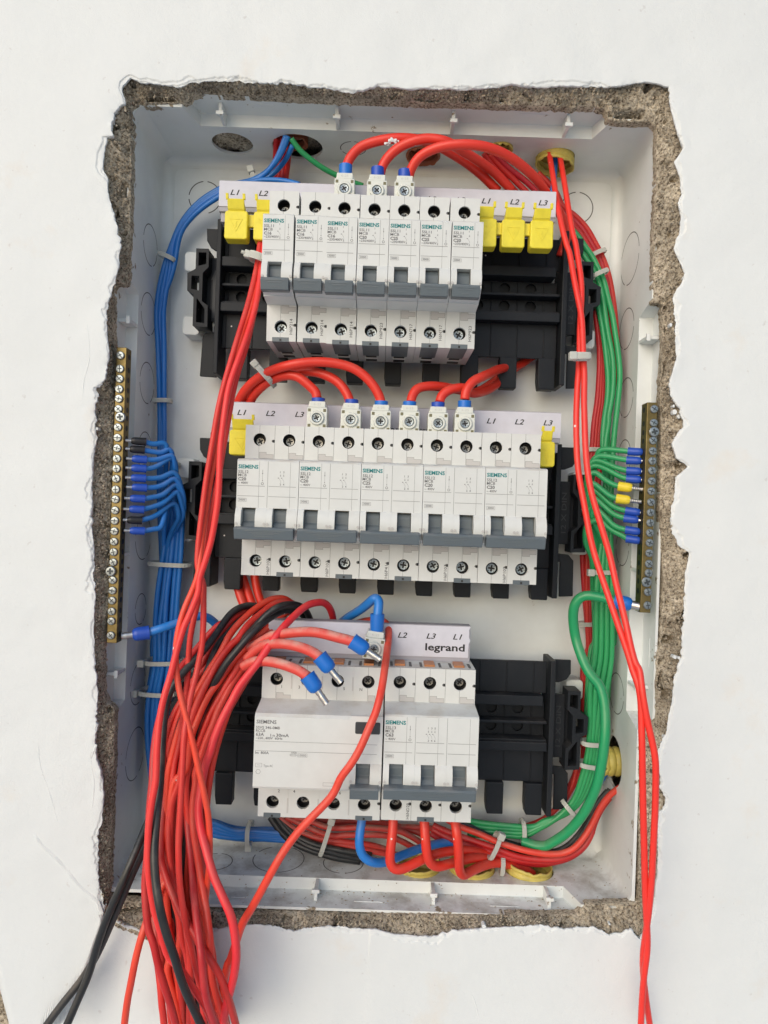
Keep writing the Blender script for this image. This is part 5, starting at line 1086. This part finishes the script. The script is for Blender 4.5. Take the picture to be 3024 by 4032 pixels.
for k, pt_ in enumerate(ARM):
    bx = 870+((k*37) % 9)*18
    fs = ('fyel', 2.9, 7.2, 1.35, 6.8) if k in ye else ('fdark', 2.5, 7.7, 1.05, 3.2)
    lab = ['topmost', 'second', 'third', 'fourth', 'upper yellow sleeved', 'lower yellow sleeved', 'seventh', 'eighth', 'ninth', 'lowest'][k]
    W('%s green wire of the ten entering the brass earth bar' % lab, 'green', 1.72, 'N', [(460+k*18,860),(470+k*20,500),(500+k*18,100)], 'F', [(bx+40,1900),(bx+30,1600),(bx+20,1300),(bx-30 if k > 4 else bx-20,1080 if k < 7 else 1180),(min(pt_[0][0]-6,bx)-(6 if k<7 else 20),(pt_[0][1]+1000)/2+40), (pt_[0][0]-14,pt_[0][1]+75)], 'F', pt_, d=(54,56,58,56,52,46,38,28,18), end=fs, edir=(1, -.45, -.06 if k < 4 else -.13 if k < 6 else -.12), group='green wires entering the earth bar')
o = W('big green earth lead looping down from the lowest screw of the right bar', 'bgreen', 3.1, 'F', [(1060,1600),(960,1572),(860,1556),(800,1572),(758,1630),(748,1720),(765,1860),(810,2000),(870,2130)], 'N', [(400,70),(440,170),(505,300),(572,430),(612,560),(626,700),(626,850),(612,1000),(590,1150),(556,1300),(500,1440),(425,1575),(335,1680),(250,1755),(150,1815)], 'U', [(880,510),(790,508),(715,480),(680,470)], d=(18,26,32,24,18,14,16,24,34,46), start=('fblue', 4.5, 9.5, 2.8, 8), sdir=(1, -.4, -.16))
# --- blue wires on the left
GBL = 'blue wires bundled down the left side'
for k in range(4):
    q_ = (0, 15, 29, 14)[k]
    W('blue wire in the tied bundle down the left side', 'blue', 1.75, 'CC', [(1110-k*10,75),(1060-k*8,200),(990,310-k*3),(905,390+k*4),(800,440+k*8),(680,462+k*14),(560,498+k*16),(420,580+k*18),(310,682+k*18),(225,800+k*16),(170,930+k*10)] if k < 3 else [(1200,470),(1080,440),(950,432),(850,440),(700,480),(560,560),(420,650),(300,760),(215,900)], 'A', [(402+k*20,1130)], 'E', [(452+q_*1.6,20),(462+q_*1.5,250),(472+q_*1.1,560),(476+q_*1.0,800),(474+q_*1.1,1000),(470+q_*1.4,1250),(478+q_*2,1500),(490+q_*2,1740),(470+q_*2.4,1950),(450+q_*2.6,2180)], 'BB', [(560+k*50,400),(552+k*50,620),(560+k*44,850),(530+k*45,1050),(505+k*42,1250),(492+k*42,1500),(500+k*40,1750),(530+k*40,2000),(560+k*40,2200)], 'K', [(430+k*30,150),(520+k*20,230)], 'Q', [(820,640+k*50),(950,690+k*42),(1080,725+k*36),(1230,735+k*36),(1420,730+k*36),(1650,740+k*36)], d=(38,52,60,62,60+k%2*3,62,64,66,66,66,64,62,60), group=GBL)
for k in range(5):
    jx = [random.uniform(-9, 9) for _ in range(12)]; kk = (0, 1.1, 1.9, 3.05, 4)[k]; k_, k = k, kk
    W('blue wire in the lower left bundle, turning along the floor of the box', 'blue', 1.75, 'E', [(548+k*20,1300+k*20),(525+k*25,1480),(488+k*31,1740),(462+k*33+jx[0],1950),(440+k*35+jx[1],2180)], 'BB', [(575+k*54+jx[2],200),(568+k*54+jx[3],500),(590+k*46,830),(548+k*50+jx[4],1050),(512+k*52,1250),(495+k*52+jx[5],1500),(505+k*48+jx[6],1750),(530+k*46,2000),(560+k*44,2200)], 'K', [(440+k*26,180),(540,250+k*15)], 'Q', [(830,660+k*44),(960,720+k*32),(1090,760+k*22),(1230,750+k*24),(1450,770+k*18),(1700,780+k*20)], d=(50,51+k_%2*1.5,52-k_%3,52,52+k_%2*1.5,52,54), group=GBL)
BARM = [('fblack', 285, 905, [(520,985),(518,940),(490,925),(435,935),(372,917)]), ('fblack', 275, 968, [(560,1040),(552,985),(530,965),(490,990),(430,984),(362,972)]), ('fdark', 285, 1035, [(575,1090),(565,1020),(540,1010),(500,1025),(450,1038),(376,1037)]), ('fdark', 272, 1100, [(585,1130),(575,1050),(550,1020),(510,1068),(450,1088),(372,1098)]),
        ('fdark', 282, 1165, [(620,1240),(595,1150),(560,1122),(505,1150),(450,1162),(370,1163)]), ('fdark', 288, 1230, [(635,1290),(600,1185),(560,1165),(510,1202),(450,1222),(376,1226)]), ('fdark', 265, 1305, [(635,1330),(600,1215),(560,1210),(510,1265),(450,1285),(364,1300)]), ('fdark', 268, 1377, [(630,1380),(600,1260),(570,1262),(510,1322),(440,1350),(358,1372)]),
        ('fblack', 262, 1447, [(600,1400),(570,1320),(530,1352),(480,1392),(420,1425),(345,1444)]), ('fdark', 270, 1517, [(520,1330),(512,1420),(490,1480),(440,1502),(362,1515)])]
nm = ['topmost', 'second', 'third', 'fourth', 'fifth', 'sixth', 'seventh', 'eighth', 'ninth', 'lowest']
for k, (fc, fx_, fy_, pt_) in enumerate(BARM):
    ox = 500+((k*29) % 10)*12
    W('%s blue wire of the ten entering the brass neutral bar' % nm[k]+(', black sleeve' if fc == 'fblack' else ''), 'blue', 1.65, 'BB', [((350+(ox-40)/1.7011-400)*2.765-70,1300),((350+(ox-40)/1.7011-400)*2.765-22,850),((350+(ox-40)/1.7011-400)*2.765,600)], 'E', [(ox-40,2180),(ox-10,1960),(ox,1740),(ox+10 if k < 9 else 500,1560)], 'E', ([(pt_[0][0]-8,(pt_[0][1]+1500)/2)] if k < 9 else [(505,1500)])[:1 if k < 9 else 0]+pt_, d=(64,64,63,62,61,60,56,46,36,26,17), end=(fc, 2.4, 7.7, 1.05, 3.4), edir=(-1, -.42, .01), group='blue wires entering the neutral bar')
W('thick blue lead from the lowest screw of the left bar, passing behind the red wires', 'bblue', 2.75, 'BB', [(500,528),(560,512),(650,482),(760,446),(860,412),(960,378),(1040,352),(1110,352),(1180,378),(1240,430),(1290,490),(1360,580)], d=(18,20,26,34,44,52), start=('fdark', 4.2, 8.8, 2.2, 6.5), sdir=(-1, -.4, -.12))
o = W('thick blue lead bent over a tight arch into the tilted bottom clamp', 'bblue', 2.85, 'S', [(900,470),(960,410),(1050,345),(1150,285),(1240,215),(1300,160),(1338,160),(1358,200),(1354,270),(1345,360)], d=(52,44,34,22,14,10,9)); sleeve(o, (PR('S',1338,490,9).x, 9, PR('S',1338,490,9).z), 'fblue', 9.2, 4.3)
# --- top left entries
GT = 'wires leaving the top left knock-out'
for sg in ([(1012,85),(1008,200),(1002,330),(996,430)], [(1062,80),(1050,200),(1040,330),(1030,440)], [(1085,90),(1072,250),(1066,360),(1062,440)], [(1112,180),(1108,280),(1098,360),(1088,440)]):
    W('short red wire dropping from the top left knock-out behind the label strip', 'crimson', 1.9, 'CC', sg, d=(46,58,62), group=GT)
W('green wire slanting from the top left knock-out towards the first clamp', 'green', 1.8, 'CC', [(1135,95),(1200,185),(1300,270),(1400,340),(1510,398),(1600,440),(1720,480)], d=(38,44,50,54))
W('short blue wire from the top left knock-out, right of the other two', 'blue', 1.7, 'CC', [(1145,150),(1092,260),(1020,350),(945,412),(860,450)], d=(40,52,58))
# --- wires along the floor of the box
GFb = 'dusty red wires along the floor of the box'
for k, sg in enumerate(([(120,150),(250,175),(400,235),(550,245),(700,238),(900,250),(1060,275),(1200,350),(1300,420)], [(60,150),(150,190),(300,262),(450,312),(600,305),(900,305),(1050,352),(1180,420)], [(10,150),(60,200),(150,262),(300,322),(450,352),(620,372),(800,392),(960,440)],
                        [(140,240),(300,345),(500,378),(700,425),(900,462),(1050,480)], [(-40,140),(300,200),(600,180),(900,200),(1150,260),(1300,330)], [(300,160),(600,215),(850,215),(1000,232),(1250,240),(1450,262)])):
    W('dusty dark red wire in the pack under the wide breaker', 'dred', 1.95, 'T', sg, d=(56,52,50,52,58) if k < 4 else (62, 62), group=GFb)
for sg in ([(-60,90),(10,200),(100,300),(250,400),(400,442),(550,482),(720,515)], [(-80,150),(0,262),(120,372),(300,448),(500,505),(700,535)], [(-30,100),(60,230),(180,330),(350,400),(600,450),(800,480)]):
    W('black wire sagging at the front of the pack under the wide breaker', 'blk', 2.1, 'T', sg, d=(58,50,46,50), group='black wires under the wide breaker')
for k, (sg, dd) in enumerate((([(20,280),(150,350),(300,402),(450,472),(600,522),(750,562),(950,585),(1100,552),(1200,455),(1280,330),(1340,205),(1400,115),(1460,50),(1530,0)], (52,44,38,36,40,48)),
    ([(-100,330),(0,375),(150,432),(300,482),(450,532),(600,592),(750,622),(950,632),(1100,600),(1210,520),(1275,420),(1310,300),(1370,180),(1440,90)], (52,46,42,40,44,52)), ([(-110,360),(0,425),(200,508),(400,560),(550,610),(700,642),(850,655),(1000,642),(1130,590),(1230,500),(1290,380)], (52,46,44,44,48,54)),
    ([(-120,400),(0,470),(150,500),(300,545),(480,592),(620,640),(780,668),(900,664),(1050,622),(1180,540),(1260,440)], (54,50,48,50,54)))):
    W(('bright red wire running along the floor and up to the split yellow conduit', 'crimson wire sweeping along the lower right corner, upper of three', 'crimson wire sweeping along the lower right corner, middle of three', 'crimson wire sweeping along the lower right corner, lowest of three')[k], ('red', 'crimson', 'crimson', 'crimson')[k], 2.0, 'U', sg, d=dd)
for sg in ([(60,290),(200,330),(300,375),(420,435),(600,495),(900,562),(1050,522),(1160,420),(1250,290),(1330,140),(1420,30)], [(500,560),(760,560),(930,575),(1080,530),(1190,410),(1290,250),(1370,110),(1440,20)]):
    W('black wire in the shade between the green lead and the red wire, lower right', 'blk', 1.8, 'U', sg, d=(54,50,50,56), group='black wires in the lower right corner')
W('dark blue wire disappearing into the split yellow conduit', 'blue', 1.7, 'N', [(740,1130),(690,1160),(640,1200),(600,1260),(560,1340)], d=(58,60,62))
for k, (sg, rs_, zf) in enumerate(((('T',[(992,120),(990,190),(984,300),(968,430),(962,530),(990,590),(1045,605),(1120,580),(1200,540),(1290,498),(1400,462),(1500,445),(1640,436)],'U',[(80,562),(200,558),(320,575),(450,605),(600,660),(700,705),(770,760)]), 0, 0),
    (('T',[(1258,120),(1262,190),(1272,330),(1285,470),(1318,555),(1390,580),(1470,558),(1560,538)],'U',[(0,650),(120,622),(250,612),(380,622),(500,660),(620,705),(720,770)]), 0, 0),
    (('U',[(88,230),(92,300),(108,400),(122,540),(126,650),(132,728),(165,765),(215,740),(320,688),(440,655),(550,668),(660,705),(760,780)],), 0, 0))):
    W('thick red lead in a hairpin under the triple breaker, '+('leftmost', 'middle', 'rightmost')[k]+' of three', 'brick', TH, *sg, d=(14,8,8,16,30,42,50,54))
W('thick blue lead in a hairpin under the wide breaker, then running right behind the reds', 'bblue', 2.75, 'T', [(722,110),(716,190),(700,300),(696,390),(722,480),(790,535),(880,548),(960,528),(1050,490),(1150,450),(1290,402),(1430,372),(1530,360),(1660,350)], d=(16,10,12,24,38,48,54))
# --- two grey black cables leaving to the lower left
W('dusty black cable leaving over the lower left corner of the opening, front of two', 'blk', 2.25, 'M', [(1130,500),(1065,640),(1000,800),(930,960),(868,1110),(800,1260),(742,1410),(700,1540),(668,1650),(628,1770),(570,1900),(510,2040),(470,2130)], d=(10,-4,-12,-14,-12,-10,-12,-14), group=None)
W('dusty black cable leaving over the lower left corner of the opening, back of two', 'blkdust', 2.25, 'M', [(1150,560),(1090,730),(1015,880),(950,1020),(888,1170),(822,1320),(770,1440),(720,1550),(660,1660),(590,1770),(510,1870),(430,1970),(345,2087),(310,2140)], d=(14,0,-8,-9,-7,-6,-8,-10), group=None)

# ------------------------------------------------------------------ cable ties
def tie(reg, x, y, dep, ang, w, h, label, width=2.8, head=None, tail=0, group='clear nylon cable ties'):
    """band round a bundle; ang = picture angle of the bundle (deg, 90 = upright); w,h half sizes"""
    c = PR(reg, x, y, dep); a = math.radians(ang)+ROLL; al = Vector((math.cos(a), 0, math.sin(a))); ac = Vector((-math.sin(a), 0, math.cos(a)))
    t = empty('cable_tie', c); tag(t, label, 'cable tie', group); m = MB(); n = 36; vs = []
    for i in range(n):
        th = 2*math.pi*i/n; cx, cy = math.cos(th), math.sin(th); k = (abs(cx)**3+abs(cy)**3)**(-1/3)
        for s, g_ in ((-1, 0), (1, 0), (1, 1.0), (-1, 1.0)):
            vs.append(ac*(cx*k*(w+g_))+Vector((0, 1, 0))*(cy*k*(h+g_))+al*(s*width/2))
    fs = [(4*i+j, 4*((i+1) % n)+j, 4*((i+1) % n)+(j+1) % 4, 4*i+(j+1) % 4) for i in range(n) for j in range(4)]
    m.add(vs, fs); m.build('strap', M['tie'], t, smooth=30)
    rb = MB()
    for i in range(n):
        th = 2*math.pi*(i+.5)/n; cx, cy = math.cos(th), math.sin(th)
        if cy > .15: continue
        k = (abs(cx)**3+abs(cy)**3)**(-1/3); q0 = ac*(cx*k*(w+1.1))+Vector((0, 1, 0))*(cy*k*(h+1.1)); dx = ac*.28
        rb.add([q0-dx-al*width*.33, q0+dx-al*width*.33, q0+dx+al*width*.33, q0-dx+al*width*.33], [(0,1,2,3)])
    rb.build('ratchet_tooth', M['tie'], t, kind='stuff')
    if head is not None:
        s, yo = head; hd = MB(); q0 = ac*(s*(w+1.5))+Vector((0, yo, 0)); vs = []
        for i in range(8):
            vs.append(q0+ac*(2.2 if i & 1 else -2.2)+al*(2.3 if i & 2 else -2.3)+Vector((0, 2.2 if i & 4 else -2.2, 0)))
        hd.add(vs, [(0,1,3,2),(4,6,7,5),(0,4,5,1),(2,3,7,6),(0,2,6,4),(1,5,7,3)]); hd.build('head', M['tie'], t, bevel=.6)
        if tail:
            tl = MB(); tl.tube([q0, q0+ac*s*tail*.5+Vector((0,-1.5,0)), q0+ac*s*tail+Vector((0,-2,0))], 1.1, 8); tl.build('tail', M['tie'], t)
    return t
tie('CC', 832, 425, 56, 20, 3.6, 3.6, 'nylon tie round the blue wires just above the top left label', head=(1, -3))
tie('A', 425, 1055, 60, 66, 5.2, 3.6, 'nylon tie round the blue wires left of the top row')
tie('E', 494, 645, 60, 90, 5.4, 3.6, 'nylon tie round the blue wires left of the middle clamps')
tie('E', 548, 1070, 52, 88, 5.2, 5, 'nylon tie half hidden where blue wires fan out')
tie('E', 548, 1735, 56, 87, 13.2, 9.5, 'nylon tie round the wide blue bundle left of the middle row')
tie('BB', 680, 835, 56, 90, 11.2, 9.5, 'nylon tie with its head on the left, upper on the lower blue bundle', head=(1, -8))
tie('BB', 625, 1168, 56, 87, 12.2, 9.5, 'nylon tie with its head on the left, lower on the lower blue bundle', head=(1, -8))
tie('X', 1075, 640, 13, 72, 4.4, 4.6, 'nylon tie with a knobbly head round four red wires left of the top row', head=(1, -1), tail=4, width=4.5)
tie('C', 462, 640, 26, 42, 6.8, 11, 'nylon tie slung round the thick red arcs over the middle row', head=(1, -8), width=3.4)
tie('Z', 500, 612, 58, 112, 4.6, 3.8, 'nylon tie round crimson wires at the upper right')
tie('Z', 520, 808, 50, 113, 4.6, 3.8, 'nylon tie round green wires at the upper right')
tie('Z', 345, 1608, -12, 90, 4.0, 2.6, 'white nylon tie with a chunky head round the two long red wires', head=(1, -1.5), width=3.8)
tie('F', 960, 1385, 46, 90, 7.8, 6.5, 'nylon tie with its head on the left round the green bundle beside the middle row', head=(1, -6))
tie('F', 850, 1762, 64, 90, 5.2, 3.6, 'nylon tie low behind the big green loop')
tie('F', 895, 500, 62, 90, 5.4, 3.6, 'nylon tie round crimson wires where the green fan begins')
tie('N', 498, 936, 44, 86, 5.4, 5.0, 'nylon tie on the lower green bundle, upper of two')
tie('N', 470, 1126, 46, 80, 6.0, 5.0, 'nylon tie on the lower green bundle, lower of two')
tie('N', 312, 1512, 50, 40, 6.6, 5.6, 'slanted nylon tie where the green bundle turns along the floor')
tie('U', 680, 385, 52, 0, 7.0, 6, 'upright nylon tie round the green wires along the floor')
tie('U', 432, 505, 40, -25, 7.6, 6, 'nylon tie with its head up round the crimson pack along the floor', head=(1, -5))
tie('U', 495, 665, 46, -5, 5.2, 6, 'nylon tie round the thick red hairpins on the floor')
tie('T', 408, 310, 48, -18, 11.5, 8, 'dusty nylon tie round the red and black pack under the wide breaker', head=(1, -6))
tie('K', 875, 318, 56, 0, 6.2, 8, 'grey nylon tie round the blue wires on the floor at the left', head=(-1, -4))
